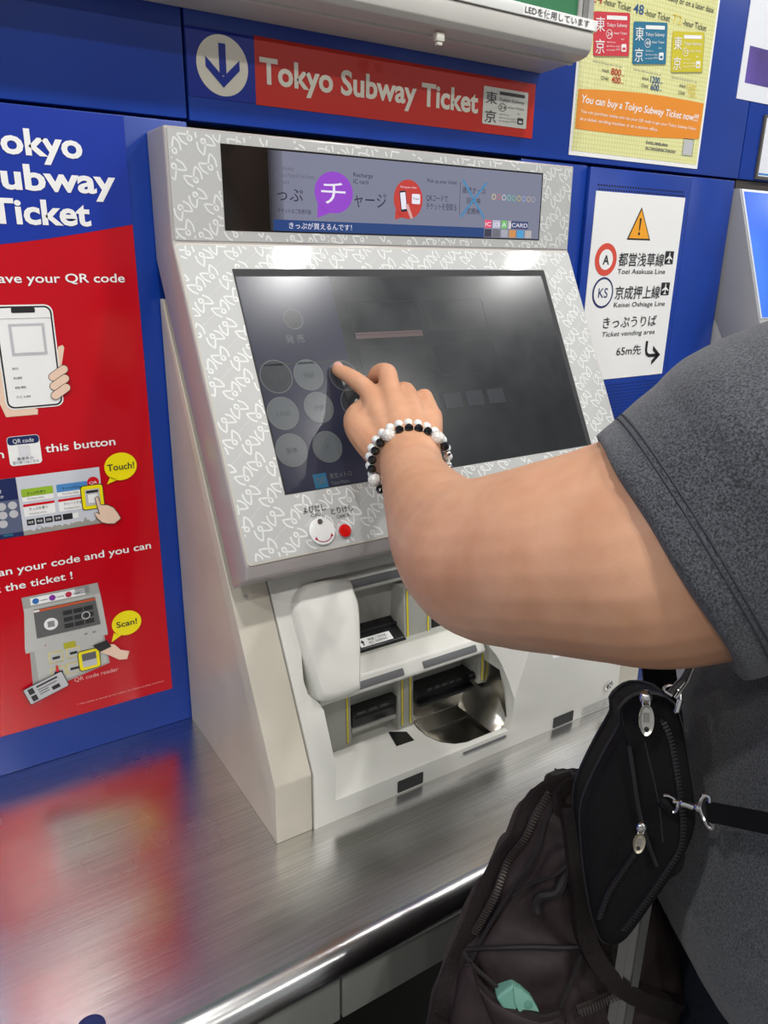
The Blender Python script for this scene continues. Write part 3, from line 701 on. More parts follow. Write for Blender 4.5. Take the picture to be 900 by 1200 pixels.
# tall poster on the left
ps = thing('ticket_poster', 'tall blue and red poster of Tokyo Subway Ticket instructions at the left of the machine', 'poster')
px0, px1, pz0, pz1 = -.02, .2540, .8185, 1.5378
sheet(ps, 'poster_sheet', rect(px0, px1, pz0, pz1), POSRED, .0012)
p = Print(wallf(-.0012), .0003)
curve = [(px1 - (px1-px0)*t/20, 1.4270 - .0300*math.sin(min(1, t/20*1.15)*math.pi/2)) for t in range(21)]
p.poly(POSBLUE, [(px0, pz1), (px1, pz1)] + curve, 1); p.flush('blue_heading_field', ps)
p = Print(wallf(-.0016), .0003)
p.text(WHT, 'Tokyo', .1020, 1.4925, .0250, .2070, bold=.030); p.text(WHT, 'Subway', .1015, 1.4585, .0250, .2390, bold=.030); p.text(WHT, 'Ticket', .1070, 1.4245, .0250, .2085, bold=.030)
p.flush('heading_lettering', ps)
p = Print(wallf(-.0013), .0003)
p.text(WHT, 'Save your QR code', .0985, 1.3640, .0098, .2395, bold=.012)
p.flush('instruction_lettering', ps); p = Print(wallf(-.0013), .0003)
p.text(WHT, 'Tap on', .0420, 1.1735, .0098, .0870, bold=.012); p.flush('instruction_lettering', ps); p = Print(wallf(-.0013), .0003)
p.text(WHT, 'this button', .1310, 1.1742, .0098, .2105, bold=.012)
p.flush('instruction_lettering', ps); p = Print(wallf(-.0013), .0003)
p.text(WHT, 'Scan your code and you can', .0470, 1.0322, .0098, .2420, bold=.012); p.text(WHT, 'get the ticket !', .0400, 1.0115, .0098, .1430, bold=.012)
p.flush('instruction_lettering', ps); p = Print(wallf(-.0013), .0003)
p.text(mat('pale_pink_ink', (.75, .45, .42), .3), 'QR code reader', .1290, .8690, .0060, .1845, layer=6)
p.flush('caption_lettering', ps); p = Print(wallf(-.0013), .0003)
p.text(MATS['pale_pink_ink'], '* The ticket is issued at the station by ticket vending machines', .1290, .8335, .0022, .2430)
p.flush('instruction_lettering', ps)
# printed phone held by a hand
p = Print(wallf(-.0013), .0003)
p.poly(SKINP, [(.0800, 1.2900), (.0990, 1.2850), (.1050, 1.2400), (.1290, 1.2250), (.1280, 1.2195), (.0950, 1.2195), (.0880, 1.2450)], 1)
p.poly(SKINP, [(.150, 1.270), (.1590, 1.2945), (.1635, 1.2960), (.1650, 1.2930), (.1590, 1.2700), (.150, 1.250)], 1)
p.poly(WHT, rrect(.0965, .1575, 1.2270, 1.3410, .0085), 2); p.poly(INK, rrect(.0980, .1560, 1.2285, 1.3395, .0075), 3); p.poly(WHT, rrect(.0997, .1543, 1.2302, 1.3378, .0062), 4)
p.poly(INK, rrect(.1150, .1390, 1.3325, 1.3380, .0015), 5)
p.stroke(GREYINK, [(.0997, 1.3265), (.1543, 1.3265)], .0004, 5)
LG = mat('light_grey_print', (.52, .52, .54), .35)
p.poly(LG, rect(.1100, .1465, 1.2865, 1.3210), 5); p.poly(WHT, rect(.1130, .1435, 1.2895, 1.3180), 6)
for k in range(4): p.text(INK, ('発行日', '有効期限', '枚数', '大人 2,000')[k], .1080, 1.2715-.0105*k, .0026, .1140+.0030*k, cjk=True, layer=5)
def capsule(a, b, r):
    t = math.atan2(b[1]-a[1], b[0]-a[0]); out = []
    for k in range(9): q = t - math.pi/2 + math.pi*k/8; out.append((b[0]+r*math.cos(q), b[1]+r*math.sin(q)))
    for k in range(9): q = t + math.pi/2 + math.pi*k/8; out.append((a[0]+r*math.cos(q), a[1]+r*math.sin(q)))
    return out
for k in range(3):
    a = (.1490, 1.2610-.0105*k); b_ = (.1615, 1.2690-.0105*k)
    p.poly(INK, capsule(a, b_, .0050), 5+2*k); p.poly(SKINP, capsule(a, b_, .0044), 6+2*k)
p.flush('printed_phone', ps)
p = Print(wallf(-.0013), .0003)
p.poly(WHT, rrect(.0920, .1262, 1.1625, 1.1968, .0040), 1); p.poly(NAVY, rrect(.0925, .1257, 1.1870, 1.1963, .0035), 2); p.text(WHT, 'QR code', .0980, 1.1888, .0050, .1200, layer=3)
p.poly(mat('blank_print', (.70, .70, .72), .3), rect(.1025, .1150, 1.1730, 1.1855), 2)
p.text(NAVY, '乗車券の', .1000, 1.1688, .0034, .1170, cjk=True, layer=3); p.text(NAVY, '受け取りはこちら', .0950, 1.1645, .0034, .1225, cjk=True, layer=3)
p.flush('printed_button', ps)
def bubble(c, rx, rz, tail, t, w, root):
    p = Print(wallf(-.0013), .0003); p.poly(YPRINT, circ(c[0], c[1], rx, 40, rz), 5); p.poly(YPRINT, tail, 5)
    p.text(INK, t, c[0]-w/2, c[1]-.0040, .0085, c[0]+w/2, bold=.014, layer=6); p.flush('speech_bubble', root)
bubble((.2138, 1.1465), .0195, .0175, [(.2000, 1.1350), (.1955, 1.1262), (.2080, 1.1300)], 'Touch!', .0325, ps)
bubble((.2015, .9350), .0190, .0175, [(.1840, .9250), (.1800, .9125), (.1930, .9190)], 'Scan!', .0265, ps)
# printed screenshot
p = Print(wallf(-.0013), .0003)
p.poly(LG, rect(.0000, .1885, 1.0775, 1.1490), 1); p.poly(mat('print_lilac', (.60, .62, .68), .35), rect(.0950, .1885, 1.0775, 1.1490), 2); p.poly(NAVY, rect(.0000, .0955, 1.0775, 1.1490), 2)
p.poly(mat('print_slate', (.10, .12, .20), .35), rect(.0000, .0950, 1.0830, 1.1230), 3)
for r in range(3):
    for k in range(5): 
        if r == 2 and k > 3: continue
        p.poly(LG, circ(.0420 + k*.0115 - (r == 2)*.001, 1.1165-.0105*r, .0048, 16), 4)
p.poly(LG, circ(.0750, 1.1350, .0035, 16), 4); p.text(WHT, '発売中', .0690, 1.1265, .0035, .0800, cjk=True, layer=4); p.text(mat('teal_print', (.05, .4, .5), .3), 'METRO', .0740, 1.0800, .0025, .0840, layer=4)
for x0, z0, m, w in ((.0990, 1.1185, mat('print_green', (.30, .48, .03), .3), .0345), (.1375, 1.1185, mat('print_blue', (.07, .25, .55), .3), .0350), (.0990, 1.1000, RED, .0345), (.1375, 1.1000, RED, .0350)):
    p.poly(WHT, rrect(x0, x0+w, z0, z0+.0155, .002), 3)
    p.poly(m, rrect(x0, x0+w, z0+(.0060 if m not in (RED,) else .0125), z0+.0155, .001), 4)
    p.text(INK, 'きっぷを買う' if x0 < .12 else 'チャージする', x0+.006, z0+(.0085 if m is not RED else .0075), .0032, x0+.026, cjk=True, layer=5); p.text(INK, 'Purchase ticket', x0+.006, z0+.0025, .0018, x0+.024, layer=5)
p.poly(RED, circ(.1795, 1.1310, .0070, 20), 3); p.text(WHT, 'QR', .1750, 1.1290, .0035, .1840, layer=4)
for k in range(4): p.poly(INK, rrect(.1005+k*.0100, .1090+k*.0100, 1.0890, 1.0965, .0008), 3); p.text(WHT, ('高速', '時差', '回数', '定期')[k], .1020+k*.0100, 1.0915, .0028, .1075+k*.0100, cjk=True, layer=4)
p.poly(INK, rrect(.1405, .1515, 1.0890, 1.0965, .0008), 3); p.poly(WHT, rect(.1520, .1585, 1.0895, 1.0960), 3)
sk = [(.0955, 1.0775)]; random.seed(3)
for k in range(46): sk.append((.0955 + .0930*k/45, 1.0815 + random.random()*.0035 + (.006 if k in (34,) else 0)))
sk.append((.1885, 1.0775)); p.poly(mat('print_skyline', (.33, .32, .28), .35), sk, 3)
p.stroke(GREYINK, circ(.1130, 1.0840, .0026, 14), .0005, 4, True)
p.poly(INK, rrect(.1635, .1905, 1.0970, 1.1285, .0040), 4); p.poly(YPRINT, rrect(.1645, .1895, 1.0980, 1.1275, .0035), 5); p.poly(LG, rrect(.1685, .1855, 1.1025, 1.1230, .0015), 6); p.poly(INK, rect(.1700, .1840, 1.1185, 1.1215), 7); p.poly(WHT, rect(.1715, .1825, 1.1060, 1.1165), 7)
hand_ = [(.1790, 1.1115), (.1820, 1.1130), (.1838, 1.1105), (.1850, 1.1020), (.1930, 1.1005), (.2000, 1.0960), (.2045, 1.0880), (.2075, 1.0800), (.1990, 1.0745), (.1900, 1.0760), (.1840, 1.0790), (.1790, 1.0850), (.1765, 1.0920), (.1800, 1.0925), (.1825, 1.0900)]
p.stroke(INK, hand_, .0008, 9, True); p.poly(SKINP, hand_, 8)
p.flush('printed_screenshot', ps)
# printed machine
p = Print(wallf(-.0013), .0003)
PB = mat('print_body', (.50, .50, .47), .35); PB2 = mat('print_body_dark', (.36, .36, .34), .35); PG = mat('print_dark_grey', (.11, .11, .11), .35)
p.poly(PB2, [(.0830, .9290), (.1720, .9290), (.1750, .8830), (.0800, .8640)], 1)
p.poly(PB, [(.0880, .9250), (.1700, .9250), (.1720, .8850), (.0880, .8700)], 2)
p.poly(PB, [(.0825, .9995), (.1712, .9995), (.1735, .9790), (.1765, .9320), (.1765, .9245), (.0780, .9245), (.0780, .9330), (.0830, .9790)], 3)
p.poly(PB2, [(.0825, .9995), (.1712, .9995), (.1725, .9850), (.0830, .9850)], 4)
p.poly(WHT, rect(.0915, .1550, .9872, .9970), 5)
for k, c in enumerate(((.03, .15, .45), (.22, .03, .35), (.5, .02, .06))): p.poly(mat('print_dot_%s' % 'abc'[k], c, .3), circ(.0975 + .0190*k, .9920, .0038, 16), 6); p.poly(GREYINK, rect(.1025+.019*k, .1110+.019*k, .9910, .9920), 6)
for k in range(5): p.poly(GREYINK, rect(.1430, .1600, .9900+k*.0020, .9909+k*.0020), 7)
p.poly(PG, [(.0935, .9810), (.1660, .9810), (.1690, .9420), (.0930, .9420)], 5); p.poly(mat('print_orange', (.60, .10, .03), .3), rect(.0935, .1660, .9770, .9800), 6); p.poly(WHT, rect(.0935, .1000, .9775, .9800), 7)
p.poly(WHT, circ(.1110, .9575, .0082, 24), 6); p.poly(GREYINK, rect(.1070, .1150, .9535, .9615), 7)
for r in range(3):
    for k in range(3): p.poly(INK, rect(.1260+k*.0125, .1370+k*.0125, .9470+r*.0090, .9530+r*.0090), 6)
p.stroke(WHT, circ(.1525, .9590, .0048, 18), .0008, 8, True)
for k in range(2): p.poly(GREYINK, circ(.1500+k*.0100, .9330, .0024, 14, .0012), 5); 
p.poly(RED, circ(.1010, .9300, .0008, 8), 6)
p.poly(mat('print_olive', (.45, .42, .02), .3), rect(.1220, .1360, .9190, .9270), 4)
for x0, z0, w, h in ((.1040, .9040, .0150, .0130), (.1250, .9050, .0150, .0130), (.1040, .8830, .0160, .0120), (.1230, .8830, .0180, .0130)):
    p.poly(YPRINT, rrect(x0-.0007, x0+w+.0007, z0-.0007, z0+h+.0007, .001), 4); p.poly(PB, rrect(x0, x0+w, z0, z0+h, .001), 5); p.poly(INK, rect(x0+.003, x0+w-.003, z0+.004, z0+.0075), 6)
p.poly(INK, rrect(.1365, .1640, .8815, .9105, .0040), 6); p.poly(YPRINT, rrect(.1375, .1630, .8825, .9095, .0035), 7); p.poly(LG, rrect(.1415, .1590, .8865, .9060, .0015), 8); p.poly(PG, rect(.1415, .1590, .8960, .9060), 9)
p.poly(RED, [(.1095, .8990), (.1120, .8990), (.1120, .8930), (.1140, .8930), (.1108, .8890), (.1075, .8930), (.1095, .8930)], 8)
p.poly(INK, [(.1560, .9150), (.1740, .9180), (.1790, .9070), (.1640, .9030)], 9)
p.poly(SKINP, [(.1640, .9030), (.1720, .9060), (.1760, .9110), (.1830, .9090), (.1900, .8990), (.2010, .8940), (.1970, .8830), (.1870, .8850), (.1740, .8960)], 8)
p.flush('printed_machine', ps)
p = Print(wallf(-.0013), .0003)
def tk(pts, dx=0): return rot([(.0700+u*.0480, .8610+v*.0230) for u, v in pts], (.096, .876), 16)
p.poly(INK, tk(rrect(-.02, 1.02, -.04, 1.04, .06)), 10); p.poly(LG, tk(rrect(0, 1, 0, 1, .05)), 11)
for u0, u1, v0, v1 in ((.08, .22, .55, .92), (.08, .22, .10, .45), (.30, .85, .78, .88), (.30, .80, .60, .64), (.30, .55, .45, .49), (.30, .55, .30, .34), (.62, .82, .18, .42)): p.poly(INK, tk(rect(u0, u1, v0, v1)), 12)
p.flush('printed_ticket', ps)

# yellow poster
yp = thing('ticket_poster', 'yellow gridded poster with red, blue and yellow tickets and an orange banner, top right', 'poster')
YP = bpy.data.materials.new('yellow_grid_paper'); YP.use_nodes = True
nt = YP.node_tree; b = nt.nodes['Principled BSDF']; tc = nt.nodes.new('ShaderNodeTexCoord'); br = nt.nodes.new('ShaderNodeTexBrick')
mp = nt.nodes.new('ShaderNodeMapping'); mp.inputs['Rotation'].default_value = (math.radians(-90), 0, 0); nt.links.new(tc.outputs['Object'], mp.inputs[0]); nt.links.new(mp.outputs[0], br.inputs['Vector'])
br.offset = 0; br.inputs['Scale'].default_value = 1; br.inputs['Brick Width'].default_value = .0064; br.inputs['Row Height'].default_value = .0064; br.inputs['Mortar Size'].default_value = .0006
br.inputs['Color1'].default_value = (.78, .77, .38, 1); br.inputs['Color2'].default_value = (.78, .77, .38, 1); br.inputs['Mortar'].default_value = (.66, .66, .25, 1)
nt.links.new(br.outputs['Color'], b.inputs['Base Color']); b.inputs['Roughness'].default_value = .18
bn = nt.nodes.new('ShaderNodeTexNoise'); bn.inputs['Scale'].default_value = 22; bb = nt.nodes.new('ShaderNodeBump'); bb.inputs['Strength'].default_value = .3; bb.inputs['Distance'].default_value = .004
nt.links.new(bn.outputs['Fac'], bb.inputs['Height']); nt.links.new(bb.outputs[0], b.inputs['Normal'])
sheet(yp, 'paper_border', rect(.9320, 1.2470, 1.5497, 1.995), WHT, .0010)
slab('poster_sheet', WALL, rect(.9370, 1.2420, 1.5560, 1.990), .0010, .0014, YP, yp)
p = Print(wallf(-.0015), .0003)
tcol = [mat('card_red', (.62, .03, .05), .3), mat('card_blue', (.01, .16, .28), .3), mat('card_yellow', (.62, .53, .02), .3)]
ncol = [mat('num_red', (.50, .05, .02), .3), mat('num_blue', (.02, .10, .25), .3), mat('num_yellow', (.75, .62, .12), .3)]
SHW = mat('printed_card_shadow', (.30, .29, .12), .4)  # printed drop shadow: a dark offset copy under each card
for k, (a, b_) in enumerate(((.9590, 1.0370), (1.0465, 1.1250), (1.1395, 1.2190))):
    c = ((a+b_)/2+.0035, 1.7210); p.poly(SHW, rot(rrect(a+.003, b_+.003, 1.6905, 1.7480, .003), c, 7), 1)
    ticket(p, a+.0015, b_+.0015, 1.6925, 1.7500, tcol[k], WHT, ('24', '48', '72')[k], 7, 2)
    x = (.9500, 1.0420, 1.1345)[k]
    p.text(ncol[k], ('24', '48', '72')[k], x, 1.7560, .0135, x+.0230, bold=.01, deg=1); p.text(INK, '-hour Ticket', x+.0260, 1.7565, .0095, x+.0860)
    p.text(GREYINK, 'Valid for %s hours after first use' % ('24', '48', '72')[k], x+.014, 1.6800, .0030, x+.080)
    p.text(INK, 'Adult', x+.0360, 1.6695, .0052, x+.0520); p.text(INK, 'Child', x+.0360, 1.6590, .0052, x+.0520)
    p.text(ncol[k], ('800', '1200', '1500')[k], x+.0560, 1.6680, .0095, x+.0790, bold=.02); p.text(ncol[k], ('400', '600', '750')[k], x+.0590, 1.6575, .0095, x+.0790, bold=.02)
    p.text(ncol[k], 'yen', x+.0800, 1.6685, .0035); p.text(ncol[k], 'yen', x+.0800, 1.6580, .0035)
p.text(INK, 'Valid to use immediately or on a later date', 1.0200, 1.7845, .0085, 1.2330, layer=2)
p.poly(mat('print_magenta', (.45, .05, .12), .3), rect(1.0600, 1.2330, 1.8030, 1.8200), 2); p.text(WHT, 'TOKYO SUBWAY TICKET', 1.0650, 1.8060, .0090, 1.2290, layer=3)
p.flush('printed_tickets', yp)
p = Print(wallf(-.0015), .0003)
top = [(.9400 + .3000*t/12, 1.6410 + .0110*t/12 + .0045*math.sin(t/12*math.pi)) for t in range(13)]; bot = [(1.2400 - .3000*t/12, 1.5965 - .0100*t/12 - .0030*math.sin(t/12*math.pi)) for t in range(13)]
p.poly(mat('print_banner_orange', (.80, .27, .02), .3), top + bot, 1)
p.text(WHT, 'You can buy a Tokyo Subway Ticket now!!!', .9485, 1.6235, .0110, 1.2310, bold=.012, shear=.2)
p.text(WHT, 'You can purchase online and use your QR code to get your Tokyo Subway Ticket', .9485, 1.6095, .0048, 1.2280); p.text(WHT, 'at a ticket vending machine or at a station office.', .9485, 1.5995, .0048, 1.1300)
p.text(NAVY, 'Further details about', 1.1050, 1.5800, .0040, 1.1600, bold=.01); p.text(NAVY, 'the Tokyo Subway Ticket here', 1.1050, 1.5715, .0040, 1.1820, bold=.01)
p.stroke(NAVY, [(1.1050, 1.5790), (1.1600, 1.5790)], .0006, 1); p.stroke(NAVY, [(1.1050, 1.5705), (1.1820, 1.5705)], .0006, 1)
p.stroke(mat('print_frame_blue', (.05, .18, .30), .3), rect(1.2000, 1.2270, 1.5685, 1.5945), .0015, 1, True); p.poly(LG, rect(1.2020, 1.2250, 1.5705, 1.5925), 1)
p.flush('printed_banner', yp)

# white direction notice on the vent panel
nt_ = thing('direction_notice', 'white notice pointing to the Toei Asakusa and Keisei Oshiage lines, right of the machine', 'notice')
slab('notice_sheet', wallf(-.002), rect(.9985, 1.2228, 1.1930, 1.5014), 0, .0012, WHT, nt_)
p = Print(wallf(-.0034), .0003)
ORN = mat('warning_orange', (.90, .38, .02), .3); ARED = mat('line_red', (.70, .08, .05), .3); KN = mat('line_navy', (.02, .03, .13), .3)
p.poly(INK, [(1.0825, 1.4290), (1.1425, 1.4290), (1.1112, 1.4815)], 1); p.poly(ORN, [(1.0865, 1.4315), (1.1385, 1.4315), (1.1112, 1.4775)], 2)
p.poly(INK, [(1.1090, 1.4640), (1.1135, 1.4640), (1.1122, 1.4440), (1.1103, 1.4440)], 3); p.poly(INK, circ(1.1112, 1.4390, .0026, 14), 3)
p.flush('warning_triangle', nt_)
p = Print(wallf(-.0034), .0003)
p.poly(ARED, circ(1.0366, 1.3963, .0262, 40), 1); p.poly(WHT, circ(1.0366, 1.3963, .0165, 40), 2); p.text(INK, 'A', 1.0366, 1.3885, .0155, bold=.02, center=True, layer=3)
p.poly(KN, circ(1.0375, 1.3426, .0255, 40), 1); p.poly(WHT, circ(1.0375, 1.3426, .0220, 40), 2); p.text(KN, 'KS', 1.0375, 1.3345, .0165, center=True, layer=3, bold=.006)
p.flush('line_symbols', nt_)
p = Print(wallf(-.0034), .0003)
p.text(INK, '都営浅草線', 1.0680, 1.3880, .0200, 1.1860, cjk=True, bold=.006); p.text(INK, 'Toei Asakusa Line', 1.0685, 1.3735, .0085, 1.1930)
p.text(INK, '京成押上線', 1.0680, 1.3330, .0200, 1.1860, cjk=True, bold=.006); p.text(INK, 'Keisei Oshiage Line', 1.0685, 1.3180, .0085, 1.2040)
p.text(INK, 'きっぷうりば', 1.0460, 1.2840, .0180, 1.1860, cjk=True, bold=.004); p.text(INK, 'Ticket vending area', 1.0465, 1.2685, .0085, 1.1855, shear=.15)
p.text(INK, '65m先', 1.0885, 1.2345, .0160, 1.1535, cjk=True, bold=.004)
for z in (1.4010, 1.3475):
    p.poly(INK, rect(1.1880, 1.2110, z-.0110, z+.0110), 1)
    c = 1.1995; p.poly(WHT, [(c-.001, z+.009), (c+.001, z+.009), (c+.0015, z+.003), (c+.009, z-.002), (c+.009, z-.004), (c+.0015, z-.001), (c+.001, z-.006), (c+.004, z-.008), (c+.004, z-.009), (c-.004, z-.009), (c-.004, z-.008), (c-.001, z-.006), (c-.0015, z-.001), (c-.009, z-.004), (c-.009, z-.002), (c-.0015, z+.003)], 2)
p.stroke(INK, [(1.1680, 1.2560), (1.1680, 1.2400), (1.1705, 1.2330), (1.1780, 1.2290), (1.2020, 1.2290)], .0062, 1)
p.poly(INK, [(1.1870, 1.2465), (1.2100, 1.2290), (1.1870, 1.2110), (1.1870, 1.2195), (1.1985, 1.2290), (1.1870, 1.2385)], 1)
p.flush('notice_lettering', nt_)

# papers at the right edge
wp = thing('wall_poster', 'white poster with a purple picture block at the top right corner', 'poster')
sheet(wp, 'poster_sheet', rect(1.3290, 1.70, 1.6695, 2.10), mat('poster_white', (.80, .82, .86), .3), .0012)
PUR = mat('poster_purple', (.10, .06, .30), .3, noise=(9, .5, 4))
slab('picture_block', wallf(-.0012), rect(1.3450, 1.66, 1.6960, 1.7530), 0, .0004, PUR, wp)
wq = thing('small_notice', 'small framed white notice under the purple poster at the right edge', 'notice')
slab('notice_frame', wallf(0), rect(1.4180, 1.65, 1.5440, 1.6520), 0, .004, mat('frame_brown', (.09, .08, .07), .4), wq)
slab('notice_sheet', wallf(-.004), rect(1.4235, 1.645, 1.5490, 1.6470), 0, .0008, mat('poster_white', (.80, .82, .86), .3), wq)
slab('blue_line', wallf(-.0048), rect(1.4235, 1.645, 1.5510, 1.5545), 0, .0002, mat('print_blue', (.07, .25, .55), .3), wq)

# illuminated green line sign box over the machine
lb = thing('sign_light_box', 'pale grey sign light box with a green face hanging out over the header sign', 'light box')
LBM = mat('light_box_grey', (.50, .49, .45), .4, noise=(8, .04, 2))
prf = [(-.0015, 1.6517), (-.070, 1.6549), (-.078, 1.6553), (-.0900, 1.6580), (-.0960, 1.6640), (-.0975, 1.6730), (-.0975, 1.6850), (-.0900, 1.6870), (-.0900, 1.98), (-.0015, 1.98)]
prism_x('box_housing', prf, -.40, .8620, LBM, lb, bevel=.0012)
prism_x('bottom_rail', [(-.0902, 1.6860), (-.1000, 1.6860), (-.1000, 1.6990), (-.0902, 1.6990)], -.40, .8660, mat('rail_white', (.72, .73, .70), .3), lb, bevel=.0010)
prism_x('rail_groove', [(-.060, 1.6520), (-.066, 1.6520), (-.066, 1.6556), (-.060, 1.6556)], -.40, .8600, mat('rail_grey', (.55, .54, .50), .4), lb)
slab('green_face', wallf(-.0902), rect(-.38, .8330, 1.6990, 1.965), 0, .003, mat('green_face_panel', (.010, .13, .045), .35, emit=(.01, .12, .04), estr=.25), lb)
for a, b_, m in ((.8330, .8400, GREYM), (.8415, .8500, mat('rail_dark', (.22, .22, .21), .4)), (.8510, .8610, GREYM)): box('side_rail', a, b_, -.0960, -.0895, 1.6990, 1.965, m, lb, bevel=.001)
slab('led_sticker', wallf(-.1000), rect(.7330, .8610, 1.6865, 1.6985), 0, .0003, WHT, lb)
p = Print(wallf(-.1004), .0003); p.text(INK, 'LEDを使用しています', .7360, 1.6890, .0080, .8500, cjk=True, bold=.006); p.flush('sticker_lettering', lb)
box('latch', .6130, .6250, -.0850, -.0760, 1.6440, 1.6535, mat('latch_cream', (.60, .58, .50), .4), lb, bevel=.002)
box('latch_foot', .6150, .6230, -.0835, -.0775, 1.6400, 1.6445, mat('latch_cream', (.60, .58, .50), .4), lb, bevel=.0015)

# ================================================================ PERSON
CR, CD, CF = Vector(R[0]), Vector(R[1]), Vector(R[2])
def add_tube(V, Fc, pts, radii, n=16, flat=None):
    """closed tapered tube with rounded ends; flat=(vector, factor) squeezes the section along a direction"""
    P = [Vector(p) for p in pts]; N = len(P)
    d0 = (P[0]-P[1]).normalized(); d1 = (P[-1]-P[-2]).normalized()
    st = [(P[0] + d0*radii[0]*k, radii[0]*math.sqrt(max(0, 1-k*k))) for k in (.96, .8, .45)] + list(zip(P, radii)) + [(P[-1] + d1*radii[-1]*k, radii[-1]*math.sqrt(max(0, 1-k*k))) for k in (.45, .8, .96)]
    base = len(V); prev = None; M = len(st)
    for i, (p, r) in enumerate(st):
        a = st[max(0, i-1)][0]; c = st[min(M-1, i+1)][0]; t = (c-a).normalized()
        if prev is None:
            x = t.cross(Vector((.3, .2, 1))); x.normalize()
        else: x = (prev - t*prev.dot(t)).normalized()
        prev = x; y = t.cross(x)
        for k in range(n):
            A = 2*math.pi*k/n; o = (x*math.cos(A) + y*math.sin(A))*r
            if flat: o -= flat[0]*o.dot(flat[0])*(1-flat[1])
            V.append(p + o)
    for i in range(M-1):
        for k in range(n): Fc.append((base+i*n+k, base+i*n+(k+1) % n, base+(i+1)*n+(k+1) % n, base+(i+1)*n+k))
    Fc += [tuple(base+k for k in range(n))[::-1], tuple(base+(M-1)*n+k for k in range(n))]
def add_loft(V, Fc, rows, n=32):
    """rows of (cx, cy, z, rx, ry, exponent) closed top and bottom"""
    base = len(V)
    for cx, cy, z, rx, ry, e in rows:
        for k in range(n):
            A = 2*math.pi*k/n; c, s = math.cos(A), math.sin(A)
            V.append(Vector((cx + rx*math.copysign(abs(c)**e, c), cy + ry*math.copysign(abs(s)**e, s), z)))
    for i in range(len(rows)-1):
        for k in range(n): Fc.append((base+i*n+k, base+i*n+(k+1) % n, base+(i+1)*n+(k+1) % n, base+(i+1)*n+k))
    Fc += [tuple(base+k for k in range(n))[::-1], tuple(base+(len(rows)-1)*n+k for k in range(n))]
def smooth_path(pts, radii, k=4):
    q = crom([tuple(p) + (r,) for p, r in zip(pts, radii)], k)
    return [v[:3] for v in q], [v[3] for v in q]
def crom4(pts): return pts
def voxel(name, V, Fc, size, m, parent, smooth=6, factor=.5, disp=None):
    me = bpy.data.meshes.new(name); me.from_pydata([tuple(v) for v in V], [], Fc); me.materials.append(m)
    bm = bmesh.new(); bm.from_mesh(me); bmesh.ops.recalc_face_normals(bm, faces=bm.faces); bm.to_mesh(me); bm.free()
    o = bpy.data.objects.new(name, me); COL.objects.link(o)
    r = o.modifiers.new('r', 'REMESH'); r.mode = 'VOXEL'; r.voxel_size = size; r.use_smooth_shade = True
    if smooth:
        s = o.modifiers.new('s', 'SMOOTH'); s.iterations = smooth; s.factor = factor
    me2 = bpy.data.meshes.new_from_object(o.evaluated_get(bpy.context.evaluated_depsgraph_get()))
    o.modifiers.clear(); o.data = me2; bpy.data.meshes.remove(me)
    if disp:
        no = [v.normal.copy() for v in me2.vertices]
        for v, nn in zip(me2.vertices, no): v.co += nn*disp(v.co)
    if not me2.materials: me2.materials.append(m)
    me2.polygons.foreach_set('use_smooth', [True]*len(me2.polygons))
    o.parent = parent
    return o
from mathutils import noise as mnoise

def skin_mat():
    m = bpy.data.materials.new('skin'); m.use_nodes = True
    nt = m.node_tree; b = nt.nodes['Principled BSDF']; L = nt.links.new
    b.inputs['Roughness'].default_value = .46; b.inputs['Specular IOR Level'].default_value = .4
    b.inputs['Subsurface Weight'].default_value = .18; b.inputs['Subsurface Radius'].default_value = (1, .35, .18); b.inputs['Subsurface Scale'].default_value = .010
    tc = nt.nodes.new('ShaderNodeTexCoord')
    n = nt.nodes.new('ShaderNodeTexNoise'); n.inputs['Scale'].default_value = 26; n.inputs['Detail'].default_value = 4; L(tc.outputs['Object'], n.inputs['Vector'])
    cr = nt.nodes.new('ShaderNodeValToRGB'); cr.color_ramp.elements[0].position = .3; cr.color_ramp.elements[1].position = .72
    cr.color_ramp.elements[0].color = (.58, .29, .165, 1); cr.color_ramp.elements[1].color = (.70, .385, .24, 1)
    L(n.outputs['Fac'], cr.inputs[0]); L(cr.outputs[0], b.inputs['Base Color'])
    n2 = nt.nodes.new('ShaderNodeTexNoise'); n2.inputs['Scale'].default_value = 520; n2.inputs['Detail'].default_value = 2; L(tc.outputs['Object'], n2.inputs['Vector'])
    bp = nt.nodes.new('ShaderNodeBump'); bp.inputs['Strength'].default_value = .16; bp.inputs['Distance'].default_value = .0005
    L(n2.outputs['Fac'], bp.inputs['Height']); L(bp.outputs[0], b.inputs['Normal'])
    return m
SKIN = skin_mat()
per = thing('person', 'person in charcoal T-shirt and dark trousers, right arm reaching to the touch screen', 'person')
V = []; Fc = []
arm = [((0.451, -0.2849, 1.1963), .0335), ((0.4294, -0.3265, 1.1833), .0345), ((0.4009, -0.3934, 1.1744), .0430), ((0.3765, -0.461, 1.1706), .0545), ((0.3649, -0.5144, 1.1754), .0635), ((0.3666, -0.5544, 1.1879), .0665), ((0.3715, -0.5898, 1.2014), .0690), ((0.3825, -0.6201, 1.2123), .0735), ((0.3967, -0.6473, 1.2236), .0790), ((0.4231, -0.6749, 1.2439), .0830), ((0.4551, -0.6967, 1.2628), .0860), (.585, -.735, 1.29), (.66, -.77, 1.32)]
rr = [a[1] for a in arm[:11]] + [.085, .085]; ar = [a[0] if isinstance(a[0], tuple) else a for a in arm]
p4 = [Vector(a) for a in ar]
